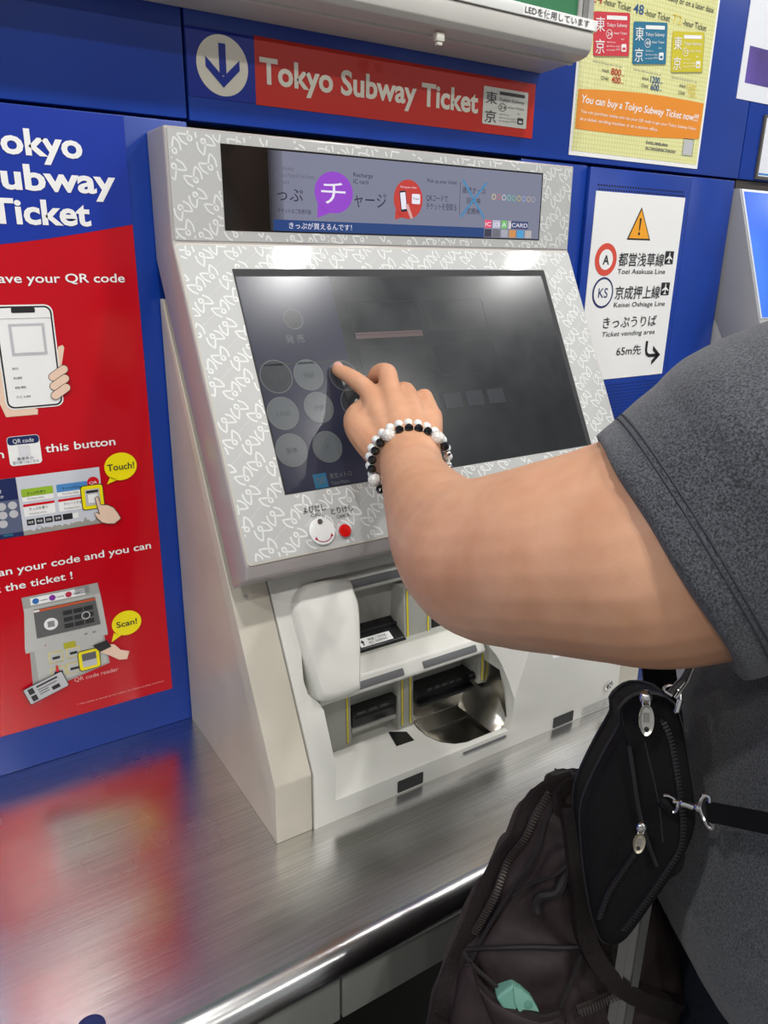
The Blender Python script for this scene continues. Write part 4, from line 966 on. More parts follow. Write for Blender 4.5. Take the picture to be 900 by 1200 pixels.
def cr_path(P, rad, k=4):
    out = []; ro = []
    for i in range(len(P)-1):
        p0 = P[max(0, i-1)]; p1 = P[i]; p2 = P[i+1]; p3 = P[min(len(P)-1, i+2)]
        for j in range(k):
            t = j/k; out.append(.5*((2*p1) + (p2-p0)*t + (2*p0-5*p1+4*p2-p3)*t*t + (3*p1-p0-3*p2+p3)*t**3)); r0 = rad[max(0, i-1)]; r1 = rad[i]; r2 = rad[i+1]; r3 = rad[min(len(P)-1, i+2)]; ro.append(.5*((2*r1) + (r2-r0)*t + (2*r0-5*r1+4*r2-r3)*t*t + (3*r1-r0-3*r2+r3)*t**3))
    out.append(P[-1]); ro.append(rad[-1]); return out, ro
ap, arad = cr_path(p4, rr, 7)
add_tube(V, Fc, ap, arad, 28)
HV = []; HF = []
def finger(pts, k=3):
    P, r = cr_path([Vector(a) for a, b in pts], [b for a, b in pts], k); add_tube(HV, HF, P, r, 14)
# metacarpals, close together so they fuse into the back of the hand
finger([((0.4408, -0.2839, 1.1917), .0240), ((0.4429, -0.2599, 1.2109), .0190), ((0.4472, -0.2223, 1.236), .0140)])
finger([((0.4461, -0.2889, 1.1941), .0260), ((0.4527, -0.2683, 1.2181), .0200), ((0.4626, -0.2319, 1.243), .0140)])
finger([((0.4526, -0.2923, 1.1959), .0250), ((0.4629, -0.2748, 1.2183), .0200), ((0.48, -0.2421, 1.2393), .0140)])
finger([((0.4565, -0.2932, 1.1938), .0230), ((0.4761, -0.2803, 1.2133), .0180), ((0.4964, -0.2577, 1.2269), .0145)])
finger([((0.4397, -0.2857, 1.1857), .0240), ((0.4322, -0.2455, 1.2014), .0215), ((0.4295, -0.2168, 1.2153), .0185), ((0.436, -0.2001, 1.2233), .0150), ((0.4562, -0.1873, 1.2311), .0120), ((0.4774, -0.1797, 1.234), .0100)])
add_tube(HV, HF, [(0.4464, -0.2224, 1.2097), (0.47, -0.2391, 1.2154), (0.4932, -0.2568, 1.2085)], [.016, .019, .016], 16)
add_tube(HV, HF, [(0.4349, -0.2189, 1.2249), (0.4552, -0.2296, 1.2307), (0.4778, -0.244, 1.2311)], [.0125, .0150, .0150], 16)
# index, middle, ring, little
finger([((0.4479, -0.2212, 1.2367), .0135), ((0.4512, -0.199, 1.2503), .0112), ((0.4494, -0.181, 1.2576), .0110), ((0.446, -0.1651, 1.2635), .0096), ((0.4412, -0.1514, 1.268), .0085), ((0.4401, -0.1471, 1.269), .0080)])
finger([((0.4638, -0.23, 1.2435), .0135), ((0.4702, -0.2125, 1.2596), .0118), ((0.4747, -0.1997, 1.2702), .0117), ((0.4745, -0.1797, 1.2665), .0102), ((0.4759, -0.1702, 1.2551), .0092)])
finger([((0.4813, -0.2402, 1.2398), .0130), ((0.4935, -0.2114, 1.2498), .0112), ((0.497, -0.1938, 1.2428), .0102), ((0.4935, -0.1923, 1.2286), .0095)])
finger([((0.4978, -0.2558, 1.2274), .0130), ((0.5105, -0.229, 1.2393), .0104), ((0.5157, -0.2163, 1.2418), .0100), ((0.5155, -0.2071, 1.2271), .0090)])
b0 = len(V); V += HV; Fc += [tuple(b0+i for i in f) for f in HF]
# shoulders, chest, neck, head and the other arm (hanging) so that the body is whole outside the frame too
add_loft(V, Fc, [(.70, -.775, .60, .17, .13, 1), (.70, -.775, .85, .21, .17, .9), (.70, -.785, 1.05, .215, .17, .9), (.70, -.79, 1.25, .215, .14, .9), (.70, -.79, 1.36, .18, .10, .9), (.70, -.78, 1.41, .09, .07, 1), (.70, -.77, 1.47, .058, .062, 1), (.70, -.765, 1.53, .058, .065, 1)])
hc = Vector((.70, -.735, 1.60))
add_loft(V, Fc, [(.70, hc.y+.012, 1.480, .030, .035, 1), (.70, hc.y+.010, 1.495, .052, .062, 1), (.70, hc.y, 1.530, .070, .085, 1), (.70, hc.y-.008, 1.575, .080, .098, 1), (.70, hc.y-.014, 1.62, .083, .105, 1), (.70, hc.y-.018, 1.66, .078, .100, 1), (.70, hc.y-.02, 1.69, .060, .080, 1), (.70, hc.y-.02, 1.71, .030, .045, 1)])
add_tube(V, Fc, [(.70, hc.y+.088, 1.605), (.70, hc.y+.100, 1.585), (.70, hc.y+.112, 1.566)], [.008, .011, .014], 12)
for s_ in (-1, 1): add_tube(V, Fc, [(.70+s_*.083, hc.y-.01, 1.600), (.70+s_*.090, hc.y-.016, 1.580), (.70+s_*.084, hc.y-.008, 1.560)], [.012, .013, .009], 10)
add_tube(V, Fc, [(.88, -.79, 1.30), (.955, -.80, 1.16), (.965, -.77, 1.00), (.955, -.72, .86), (.950, -.69, .76), (.948, -.68, .70)], [.075, .062, .055, .046, .036, .030], 20)
for k in range(4): add_tube(V, Fc, [(.950+.0*k, -.700+k*.020, .705), (.950, -.695+k*.020, .655), (.947, -.692+k*.018, .615)], [.0125, .0105, .0085], 10)
add_tube(V, Fc, [(.940, -.665, .725), (.922, -.640, .690), (.920, -.628, .660)], [.014, .012, .010], 10)
body_ = voxel('body', V, Fc, .0026, SKIN, per, smooth=5, factor=.5)
# nail on the pointing finger
def ell(name, c, ax, m, parent, n=14, rings=8):
    V = []; Fc = []; c = Vector(c)
    for i in range(1, rings):
        th = math.pi*i/rings
        for k in range(n):
            ph = 2*math.pi*k/n; V.append(c + Vector(ax[0])*math.sin(th)*math.cos(ph) + Vector(ax[1])*math.sin(th)*math.sin(ph) + Vector(ax[2])*math.cos(th))
    a = len(V); V += [c + Vector(ax[2]), c - Vector(ax[2])]
    for i in range(rings-2):
        for k in range(n): Fc.append((i*n+k, i*n+(k+1) % n, (i+1)*n+(k+1) % n, (i+1)*n+k))
    for k in range(n): Fc.append((a, (k+1) % n, k)); Fc.append((a+1, (rings-2)*n+k, (rings-2)*n+(k+1) % n))
    return mesh_obj(name, V, Fc, m, parent, smooth=True)
NAIL = mat('fingernail_pink', (.72, .40, .33), .25)
fd = (Vector((0.4401, -0.1471, 1.269)) - Vector((0.446, -0.1651, 1.2635))).normalized(); fu = (-CF - fd*(-CF).dot(fd)).normalized(); fs = fd.cross(fu)
fu = (fu*.75 - CD*.66).normalized()
ell('fingernail', Vector((0.4409, -0.1498, 1.2683)) + fu*.0066, (fd*.0068, fs*.0052, fu*.0016), NAIL, per)
# hair, eyes, mouth (outside the frame)
V = []; Fc = []
add_loft(V, Fc, [(.70, hc.y-.045, 1.53, .060, .062, 1), (.70, hc.y-.040, 1.575, .086, .085, 1), (.70, hc.y-.030, 1.63, .092, .105, 1), (.70, hc.y-.022, 1.675, .088, .112, 1), (.70, hc.y-.02, 1.71, .068, .090, 1), (.70, hc.y-.02, 1.73, .030, .045, 1)])
voxel('hair', V, Fc, .006, mat('dark_hair', (.012, .009, .008), .5, bump=(120, .6, .003)), per, smooth=4)
for s_ in (-1, 1): ell('eye', (.70+s_*.032, hc.y+.083, 1.598), (Vector((.012, 0, 0)), Vector((0, .006, 0)), Vector((0, 0, .007))), mat('eye_dark', (.03, .02, .015), .15), per)
ell('mouth', (.70, hc.y+.080, 1.535), (Vector((.024, 0, 0)), Vector((0, .007, 0)), Vector((0, 0, .005))), mat('lip', (.50, .20, .16), .4), per)

# T-shirt: torso and sleeves grown as one cloth
V = []; Fc = []
add_loft(V, Fc, [(.71, -.775, .800, .225, .165, .9), (.705, -.775, .835, .245, .205, .9), (.70, -.775, .870, .252, .232, .9), (.698, -.775, .915, .258, .248, .9), (.70, -.778, .97, .255, .240, .9), (.70, -.78, 1.04, .250, .232, .9), (.70, -.785, 1.12, .250, .215, .9), (.70, -.79, 1.22, .250, .185, .9), (.70, -.79, 1.31, .235, .150, .9), (.70, -.79, 1.37, .18, .115, .9), (.70, -.785, 1.405, .10, .085, 1)], 48)
sl = [((0.3967, -0.6538, 1.2199), .0905), ((0.4114, -0.664, 1.2305), .0925), ((0.4327, -0.6796, 1.2476), .0980), ((0.462, -0.6978, 1.2648), .1060), (.585, -.735, 1.28), (.66, -.77, 1.31)]
sp = [Vector(a[0]) if isinstance(a[0], tuple) else Vector(a) for a in sl]; sr = [a[1] for a in sl[:4]] + [.110, .10]
P_, r_ = cr_path(sp, sr, 4)
# flat-ended sleeve
def add_open_tube(V, Fc, P, r, n=40):
    base = len(V); prev = None
    for i, p in enumerate(P):
        t = (P[min(i+1, len(P)-1)] - P[max(0, i-1)]).normalized()
        if i == 0: t = CUFF
        x = (t.cross(Vector((.3, .2, 1))) if prev is None else prev - t*prev.dot(t)).normalized(); prev = x; y = t.cross(x)
        for k in range(n):
            A = 2*math.pi*k/n; V.append(p + (x*math.cos(A) + y*math.sin(A))*r[i])
    for i in range(len(P)-1):
        for k in range(n): Fc.append((base+i*n+k, base+i*n+(k+1) % n, base+(i+1)*n+(k+1) % n, base+(i+1)*n+k))
    Fc += [tuple(base+k for k in range(n))[::-1], tuple(base+(len(P)-1)*n+k for k in range(n))]
CUFF = (CR*.83 - CD*.50 - CF*.26).normalized()
add_open_tube(V, Fc, P_, r_)
add_tube(V, Fc, [(.86, -.79, 1.28), (.94, -.80, 1.17), (.958, -.79, 1.10)], [.095, .085, .080], 24)
def folds(c):
    a = mnoise.noise(Vector((c.x*7, c.y*7, c.z*5)))*.006 + mnoise.noise(Vector((c.x*16+c.z*9, c.y*16, c.z*14)))*.0028
    return a
shirt = voxel('t_shirt', V, Fc, .0042, SHIRT, per, smooth=5, disp=folds)
# stitched hem on the sleeve
t0 = CUFF; x = t0.cross(Vector((.3, .2, 1))).normalized(); y = t0.cross(x)
 
from mathutils.bvhtree import BVHTree
_b = BVHTree.FromPolygons([v.co for v in shirt.data.vertices], [tuple(q.vertices) for q in shirt.data.polygons])
HEM = mat('hem_thread', (.035, .038, .048), .9)
for dd in (.0180, .0215):
    pts = []
    for k in range(60):
        A = 2*math.pi*k/60; rd = x*math.cos(A) + y*math.sin(A); h = _b.ray_cast(P_[0] + t0*dd + rd*.20, -rd)
        if h[0]: pts.append(h[0] + rd*.0001)
    tube('hem_stitch', pts, .0007, HEM, per, n=5, closed=True)
# trousers and shoes
V = []; Fc = []
add_loft(V, Fc, [(.70, -.765, .50, .19, .15, .9), (.70, -.765, .62, .215, .185, .9), (.70, -.765, .75, .225, .205, .9), (.70, -.77, .84, .225, .195, .9), (.70, -.77, .90, .20, .16, .9)], 40)
for s_ in (-1, 1): add_tube(V, Fc, [(.70+s_*.11, -.77, .60), (.70+s_*.118, -.765, .35), (.70+s_*.120, -.775, .15), (.70+s_*.122, -.78, -.04)], [.115, .085, .070, .062], 20)
voxel('trousers', V, Fc, .008, TROUSER, per, smooth=4, disp=lambda c: mnoise.noise(Vector((c.x*12, c.y*12, c.z*6)))*.006)
for s_ in (-1, 1):
    V = []; Fc = []
    add_tube(V, Fc, [(.70+s_*.122, -.82, -.068), (.70+s_*.125, -.74, -.066), (.70+s_*.130, -.65, -.080)], [.050, .050, .036], 16)
    add_loft(V, Fc, [(.70+s_*.126, -.735, -.118, .050, .14, .8), (.70+s_*.126, -.735, -.095, .050, .14, .8)], 24)
    voxel('shoe', V, Fc, .007, mat('shoe_black', (.012, .012, .014), .5), per, smooth=3)

# ---- bracelets
BLKB = mat('bead_black', (.008, .008, .009), .08, spec=.7); WB = mat('bead_white_stone', (.78, .80, .78), .22, sss=.2, noise=(200, .12, 3)); CB = mat('bead_crackle', (.72, .70, .66), .18, noise=(420, .35, 5), bump=(700, .6, .0008)); SB = mat('bead_silver', (.7, .7, .7), .15, metal=1)
def bead_mesh(r, m, facets=False):
    bm = bmesh.new(); bmesh.ops.create_icosphere(bm, subdivisions=2 if facets else 3, radius=r); me = bpy.data.meshes.new('bead'); bm.to_mesh(me); bm.free(); me.materials.append(m)
    if not facets: me.polygons.foreach_set('use_smooth', [True]*len(me.polygons))
    return me
wc = Vector((0.4435, -0.2987, 1.1874)); wa = Vector((0.4301, -0.327, 1.1833)) - Vector((0.4489, -0.2849, 1.1928)); 
def bracelet(name, label, c, axis, rx, ry, seq, shift=0.0):
    t = thing(name, label, 'bracelet'); n = axis.normalized(); x = (CR - n*CR.dot(n)).normalized(); y = n.cross(x)
    if y.dot(CD) > 0: y = -y
    a = math.radians(shift); R_ = (rx+ry)/2
    pts = []
    for me in seq:
        r = me['rad']; a += r/R_*1.01
        q = c + x*rx*math.cos(a) + y*ry*math.sin(a); o = bpy.data.objects.new('bead', me); link(o, t); o.location = q; pts.append(q); a += r/R_*1.01
    tube('cord', pts, .0009, WHT, t, n=6, closed=True)
    return t
mb = bead_mesh(.0050, BLKB, True); mb['rad'] = .0050
mw_ = bead_mesh(.0049, WB); mw_['rad'] = .0049
mcx = bead_mesh(.0072, CB); mcx['rad'] = .0072
msv = bead_mesh(.0034, SB); msv['rad'] = .0034
axis = (-CF*.95 + CD*.28 + CR*.05)
# counter-clockwise from the right: silver, black, crackle, 4 black, crackle, 4 black, crackle ...
bracelet('bead_bracelet', 'bracelet of black faceted beads with larger crackled white beads, nearer the elbow', wc, axis, .0415, .0405, [msv, mb, mcx, mb, mb, mb, mb, mcx, mb, mb, mb, mb, mcx, mb, mb, mb, mb, mb, mb, mb, mb, mb, mb, msv], 14)
bracelet('bead_bracelet', 'bracelet of small round white stone beads, nearer the hand', wc - axis.normalized()*.0135 - CR*.0010 - CD*.0030, axis, .0425, .0405, [mw_]*27, 30)

# ================================================================ CROSSBODY BAG
cb_ = thing('crossbody_bag', 'black nylon crossbody bag with silver zip pulls hanging in front of the grey T-shirt', 'bag')
def cd(x, y): return .572 - (x-683)*.00022 + (y-950)*.00003
outl = [(0.4109, -0.6254, 1.0833), (0.416, -0.6278, 1.0917), (0.4208, -0.6344, 1.0987), (0.428, -0.6435, 1.0999), (0.4336, -0.6523, 1.0965), (0.4354, -0.6606, 1.082), (0.4343, -0.6703, 1.0594), (0.4327, -0.6796, 1.037), (0.4305, -0.6858, 1.0184), (0.4252, -0.687, 1.0007), (0.4165, -0.6843, 0.9781), (0.4056, -0.6796, 0.9537), (0.393, -0.6746, 0.9276), (0.3862, -0.6709, 0.9165), (0.3808, -0.6662, 0.9135), (0.3774, -0.6607, 0.9153), (0.3758, -0.6526, 0.9296), (0.3763, -0.6434, 0.95), (0.3784, -0.6339, 0.9736), (0.3825, -0.6242, 1.0041), (0.3891, -0.623, 1.0238), (0.4005, -0.6254, 1.0514), (0.4106, -0.628, 1.0732)]
outl = crom(outl, 2, closed=True)
def pillow(name, out, away, th, bulge, m, parent, k_in=((0, 1.0), (.35, .985), (.65, .95), (.82, .88), (.92, .76), (.97, .58), (.99, .38), (1.0, .15))):
    c = sum((Vector(o) for o in out), Vector())/len(out); n = len(out); V = []; Fc = []
    for s, k in reversed(k_in): V += [c + (Vector(o)-c)*k + away*(th + bulge*s) for o in out]
    m0 = len(k_in)
    for s, k in k_in: V += [c + (Vector(o)-c)*k - away*(bulge*s) for o in out]
    for q in range(2*m0-1):
        for i in range(n): Fc.append((q*n+i, q*n+(i+1) % n, (q+1)*n+(i+1) % n, (q+1)*n+i))
    Fc += [tuple(range(n)), tuple(range(2*m0*n-1, (2*m0-1)*n-1, -1))]
    return mesh_obj(name, V, Fc, m, parent, smooth=True)
away = (CF + CR*.10).normalized()
bagm = pillow('bag_body', outl, away, .040, .010, BAGF, cb_)
PIPE = mat('bag_piping', (.012, .012, .013), .45); ZIPM = mat('zip_dark', (.018, .018, .020), .35, metal=.3)
tube('piping', [Vector(o) + away*.002 for o in outl], .0017, PIPE, cb_, n=6, closed=True)
tube('piping', [Vector(o) + away*.038 for o in outl], .0017, PIPE, cb_, n=6, closed=True)
slabpts = [(0.4014, -0.6431, 1.068), (0.3999, -0.6509, 1.0495), (0.3991, -0.661, 1.0234), (0.4008, -0.6703, 1.0031), (0.4041, -0.6778, 0.9868)]
tube('flap_edge', crom([Vector(q) - away*.0035 for q in slabpts], 5), .0016, PIPE, cb_, n=6)
tube('seam', crom([Vector(q) - away*.002 for q in ((0.4124, -0.6481, 1.0699), (0.4126, -0.6592, 1.0461), (0.412, -0.6681, 1.0265), (0.4102, -0.6763, 1.0033))], 5), .0009, PIPE, cb_, n=6)
def zipper(path, w, m, parent, name='zip', step=.0026, up=None):
    P = crom([Vector(q) for q in path], 8)
    z = tube(name, P, w*.55, m, parent, n=6)
    acc = 0; last = Vector(P[0]); V = []; Fc = []
    for a, b in zip(P, P[1:]):
        a = Vector(a); b = Vector(b); d = (b-a); l = d.length; t = d.normalized(); s = t.cross(up or CF).normalized(); u = -(up or CF)
        q = 0
        while acc + (l-q) >= step:
            q += step-acc; acc = 0; c = a + t*q + u*w*.35; b0 = len(V)
            for sx in (-1, 1):
                for st in (-1, 1):
                    for su in (0, 1): V.append(c + s*w*.5*sx + t*step*.28*st + u*w*.35*su)
            Fc += [tuple(b0+i for i in f) for f in ((0, 1, 3, 2), (4, 6, 7, 5), (0, 4, 5, 1), (2, 3, 7, 6), (0, 2, 6, 4), (1, 5, 7, 3))]
        acc += l-q
    if V: tag(mesh_obj('zip_teeth', V, Fc, m, z), kind='stuff')
    return z
zipper([Vector(q) - away*.006 for q in ((0.4255, -0.6479, 1.0853), (0.4267, -0.6554, 1.0748), (0.4261, -0.6642, 1.0551), (0.4244, -0.6724, 1.0354), (0.4225, -0.6794, 1.0151), (0.4195, -0.6815, 0.9991), (0.4101, -0.6793, 0.9803), (0.3977, -0.6744, 0.9541), (0.3867, -0.6691, 0.9311))], .0040, ZIPM, cb_)
zipper([Vector(q) - away*.010 for q in ((0.4021, -0.6606, 0.995), (0.3934, -0.6573, 0.977), (0.3837, -0.6541, 0.9569), (0.3767, -0.6542, 0.9363))], .0030, ZIPM, cb_, 'pocket_zip')
def puller(top, mid, bot, w, parent, m):
    t = Vector(top); a = Vector(mid); b = Vector(bot); d = (b-a).normalized(); s = d.cross(CF).normalized()
    g = ell('zip_slider', t, (s*w*.9, d*w*1.0, CF*w*.5), CHROME, parent)
    ringp = [a - d*w*.2 + s*math.cos(k*math.pi/6)*w*.5 + d*math.sin(k*math.pi/6)*w*.7 for k in range(12)]
    tube('pull_ring', ringp, w*.13, CHROME, g, closed=True, n=6)
    n = 24; L_ = (b-a).length/2; c = (a+b)/2
    V = [c + d*math.sin(2*math.pi*k/n)*L_ + s*math.cos(2*math.pi*k/n)*w - CF*dd for dd in (0, .0016) for k in range(n)]
    V += [c + d*math.sin(2*math.pi*k/n)*L_*.8 + s*math.cos(2*math.pi*k/n)*w*.68 - CF*.0011 for k in range(n)]
    Fc = [tuple(range(n)), tuple(range(3*n-1, 2*n-1, -1))] + [(i, (i+1) % n, n+(i+1) % n, n+i) for i in range(n)] + [(n+i, n+(i+1) % n, 2*n+(i+1) % n, 2*n+i) for i in range(n)]
    pt = mesh_obj('pull_tab', V, Fc, m, parent)
    V2 = [c + d*v*L_*.5 + s*u*w*.4 - CF*.0014 for u, v in ((-1, -.9), (1, -.9), (1, .3), (-1, .3))]
    mesh_obj('tab_print', V2, [(0, 1, 2, 3)], mat('tab_grey', (.35, .33, .30), .4, metal=.8), pt)
    ell('tab_hole', b - d*w*.9 - CF*.0015, (s*w*.32, d*w*.32, CF*.0004), BLKM, pt)
    return pt
puller((0.4055, -0.6492, 1.109), (0.4032, -0.6516, 1.1056), (0.3996, -0.6578, 1.0848), .0052, cb_, mat('pull_silver', (.70, .67, .60), .22, metal=1))
puller((0.3846, -0.6757, 1.026), (0.382, -0.6773, 1.0241), (0.3774, -0.6796, 1.0112), .0040, cb_, GOLDISH)
# side D ring, swivel hook, strap ring and strap
dr = [(0.4035, -0.6762, 1.0455), (0.4053, -0.6795, 1.0464), (0.4076, -0.6831, 1.0443), (0.4079, -0.6849, 1.0404), (0.4066, -0.6844, 1.0363), (0.4041, -0.6809, 1.0349)]
tube('d_ring', crom(dr, 4), .0012, CHROME, cb_)
tube('ring_tab', [(0.4049, -0.6746, 1.0394), (0.4046, -0.6786, 1.0381), (0.4073, -0.6808, 1.0341)], .0045, BAGF, cb_)
sh = tube('swivel_hook', crom([(0.4052, -0.6828, 1.0444), (0.407, -0.6861, 1.0453), (0.41, -0.6894, 1.0449), (0.4129, -0.6929, 1.044)], 4), [.0012]*5 + [.0024]*8, CHROME, cb_)
ell('swivel_ball', (0.415, -0.6955, 1.0442), (CR*.0034, CD*.0034, CF*.0034), CHROME, sh)
tube('strap_ring', crom([(0.4167, -0.7022, 1.0519), (0.4177, -0.7003, 1.055), (0.4162, -0.698, 1.0554), (0.4148, -0.6965, 1.0507), (0.4143, -0.6972, 1.045), (0.4144, -0.7007, 1.0397), (0.4143, -0.7048, 1.0357), (0.4158, -0.7071, 1.0353), (0.416, -0.7069, 1.0393)], 4), .0015, CHROME, cb_)
def ribbon(name, pts, w, wdir, th, m, parent):
    P = [Vector(q) for q in crom(pts, 5)]; wd = Vector(wdir).normalized(); V = []; Fc = []
    for i, p in enumerate(P):
        t = (P[min(i+1, len(P)-1)] - P[max(0, i-1)]).normalized(); s = (wd - t*wd.dot(t)).normalized(); u = t.cross(s)
        for a, b in ((-1, -1), (1, -1), (1, 1), (-1, 1)): V.append(p + s*w/2*a + u*th/2*b)
    n = len(P)
    for i in range(n-1):
        for k in range(4): Fc.append((i*4+k, i*4+(k+1) % 4, (i+1)*4+(k+1) % 4, (i+1)*4+k))
    Fc += [(0, 1, 2, 3), (n*4-1, n*4-2, n*4-3, n*4-4)]
    return mesh_obj(name, V, Fc, m, parent)
ribbon('shoulder_strap', [(0.4183, -0.7006, 1.0429), (0.4192, -0.7127, 1.0485), (0.4194, -0.7296, 1.0568), (0.4212, -0.7498, 1.0657), (0.4303, -0.7797, 1.0746)], .0135, CD, .002, BAGF, cb_)
# top strap with chain links under the arm
tube('top_ring', crom([(0.4197, -0.6598, 1.1115), (0.4169, -0.6544, 1.1143), (0.4214, -0.6561, 1.1172), (0.4245, -0.6622, 1.1133), (0.4215, -0.6654, 1.1037), (0.418, -0.6643, 1.1009)], 4), .0013, CHROME, cb_)
for q in (((0.4229, -0.6641, 1.1093), (0.4196, -0.6651, 1.1014)), ): tube('hook_link', [q[0], q[1]], .0022, CHROME, cb_)
tube('chain_strap', crom([(0.419, -0.6587, 1.1132), (0.4217, -0.6605, 1.1194), (0.4243, -0.6626, 1.1244), (0.425, -0.6649, 1.1321), (0.4268, -0.6666, 1.1463)], 4), .0022, mat('strap_braid', (.10, .09, .09), .35, metal=.5), cb_)
tube('chain_strap', crom([(0.4222, -0.6611, 1.1093), (0.4251, -0.6627, 1.1161), (0.4271, -0.6648, 1.1234), (0.4274, -0.6665, 1.1322), (0.4297, -0.6685, 1.1464)], 4), .0014, CHROME, cb_)
ribbon('inner_strap', [(0.5054, -0.5839, 1.0877), (0.5025, -0.589, 1.0706), (0.4931, -0.6057, 1.0456), (0.4831, -0.6229, 1.0182)], .028, CR, .003, BAGF, cb_)

# ================================================================ BACKPACK
bp_ = thing('backpack', 'dark brown puffy nylon backpack resting on a suitcase beside the counter edge', 'backpack')
rows = [((0.4178, -0.5534, 0.9776), (0.4564, -0.5779, 0.9783), .022), ((0.3962, -0.5495, 0.9528), (0.4576, -0.5983, 0.9609), .040), ((0.3784, -0.5509, 0.9211), (0.461, -0.6178, 0.9338), .052), ((0.3571, -0.5453, 0.8854), (0.4972, -0.6158, 0.8722), .060), ((0.3379, -0.5443, 0.8422), (0.5107, -0.6315, 0.8242), .066), ((0.3216, -0.5423, 0.8056), (0.514, -0.6425, 0.7868), .070), ((0.3101, -0.5407, 0.7758), (0.5159, -0.6498, 0.7563), .072), ((0.3017, -0.5442, 0.7385), (0.5125, -0.657, 0.7178), .073), ((0.3031, -0.5551, 0.6519), (0.5033, -0.6703, 0.6394), .070), ((0.3196, -0.578, 0.5752), (0.4861, -0.6762, 0.5667), .050)]
def PK(t, s, off=0.0):
    t = max(0, min(len(rows)-1.0001, t)); i = int(t); f = t-i; f = f
    a, b = rows[i], rows[i+1]
    L_ = Vector(a[0]).lerp(Vector(b[0]), f); R2 = Vector(a[1]).lerp(Vector(b[1]), f); th = a[2] + (b[2]-a[2])*f
    s = max(-1, min(1, s)); h = (th)*(1-abs(s)**2.4)**(1/2.0)
    return (L_+R2)/2 + (R2-L_)/2*s - CF*(h + off + .0035*mnoise.noise(Vector((t*1.6, s*3.5, 1)))*2)
V = []; Fc = []; NT = 46; NS = 30
for i in range(NT):
    t = (len(rows)-1.001)*i/(NT-1)
    for k in range(NS): s = -math.cos(math.pi*k/(NS-1)); V.append(PK(t, s))
    for k in range(NS-2, 0, -1):
        s = -math.cos(math.pi*k/(NS-1)); q = PK(t, s); i0 = int(t); th = rows[i0][2]; V.append(q + CF*2*max(.0, th*(1-abs(s)**2.4)**.5)*.9)
n = 2*NS-2
for i in range(NT-1):
    for k in range(n): Fc.append((i*n+k, i*n+(k+1) % n, (i+1)*n+(k+1) % n, (i+1)*n+k))
Fc += [tuple(range(n)), tuple(range(NT*n-1, (NT-1)*n-1, -1))]
V = [Vector(v) for v in V]
def creases(c):
    a = mnoise.noise(Vector((c.x*26, c.y*26, c.z*15)))
    b = mnoise.noise(Vector((c.x*9+4, c.y*9, c.z*10)))
    return .0035*a + .006*b - .004*max(0, 1-abs(mnoise.noise(Vector((c.x*11+9, c.y*11, c.z*9)))*9))
voxel('pack_body', V, Fc, .0038, PACKF, bp_, smooth=3, disp=creases)
def on(pts, off=.003): return crom([tuple(PK(t, s, off)) for t, s in pts], 5)
SEAM = mat('pack_seam', (.006, .004, .004), .7); ZB = mat('zip_bronze', (.07, .058, .053), .35, metal=.6)
# wide zip band along the left edge
def band(name, pts, w, m, parent, off=.003, th=.0025):
    P = [Vector(q) for q in on(pts, off)]; V = []; Fc = []
    for i, p in enumerate(P):
        t = (P[min(i+1, len(P)-1)] - P[max(0, i-1)]).normalized(); s = t.cross(-CF).normalized(); u = -CF
        for a, b in ((-1, -1), (1, -1), (.8, 1), (-.8, 1)): V.append(p + s*w/2*a + u*th/2*b)
    n = len(P)
    for i in range(n-1):
        for k in range(4): Fc.append((i*4+k, i*4+(k+1) % 4, (i+1)*4+(k+1) % 4, (i+1)*4+k))
    Fc += [(0, 1, 2, 3), (n*4-1, n*4-2, n*4-3, n*4-4)]
    return mesh_obj(name, V, Fc, m, parent)
bpts = [(0, -0.2), (0.36, -0.86), (0.96, -0.92), (1.62, -0.92), (2.28, -0.95), (3.06, -0.95), (3.78, -0.95), (4.62, -0.95), (5.4, -0.95), (6.3, -0.92)]
band('zip_band', bpts, .020, PACKD, bp_, .004)
zipper(on([(0.3, -0.89), (0.9, -0.89), (1.56, -0.92), (2.22, -0.95), (2.94, -0.92), (3.72, -0.95)], .0095), .0050, ZB, bp_, 'main_zip')
tube('seam', on([(0, 0.4), (0.24, -0.47), (0.96, -0.68), (1.8, -0.71), (2.64, -0.8), (3.54, -0.86), (4.44, -0.89)], .004), .0017, SEAM, bp_, n=6)
tube('seam', on([(1.8, -0.23), (2.1, -0.41), (2.4, -0.65), (2.76, -0.77)], .005), .0016, SEAM, bp_, n=6)
tube('seam', on([(4.08, -0.95), (3.78, -0.77), (3.6, -0.5), (3.54, -0.2), (3.48, 0.13)], .004), .0020, SEAM, bp_, n=6)
tube('seam', on([(3.6, -0.05), (4.08, -0.11), (4.74, -0.17), (5.58, -0.2)], .004), .0016, SEAM, bp_, n=6)
tube('seam', on([(0.66, -0.23), (1.44, -0.14), (2.22, -0.05), (2.94, 0.01), (3.42, 0.04)], .005), .0035, PACKD, bp_, n=8)
tube('seam', on([(4.2, -0.95), (4.32, -0.86), (4.5, -0.71), (4.62, -0.62)], .004), .0018, SEAM, bp_, n=6)
band('shoulder_strap', [(0.54, -0.32), (1.14, -0.17), (1.86, -0.11), (2.58, -0.05), (3.18, -0.02), (3.72, 0.1), (4.26, 0.31), (4.74, 0.58), (5.34, 0.85)], .018, PACKD, bp_, .008, .008)
zipper(on([(4.74, -0.05), (4.62, 0.07), (4.5, 0.22), (4.32, 0.37)], .006), .0065, ZB, bp_, 'pocket_zip')
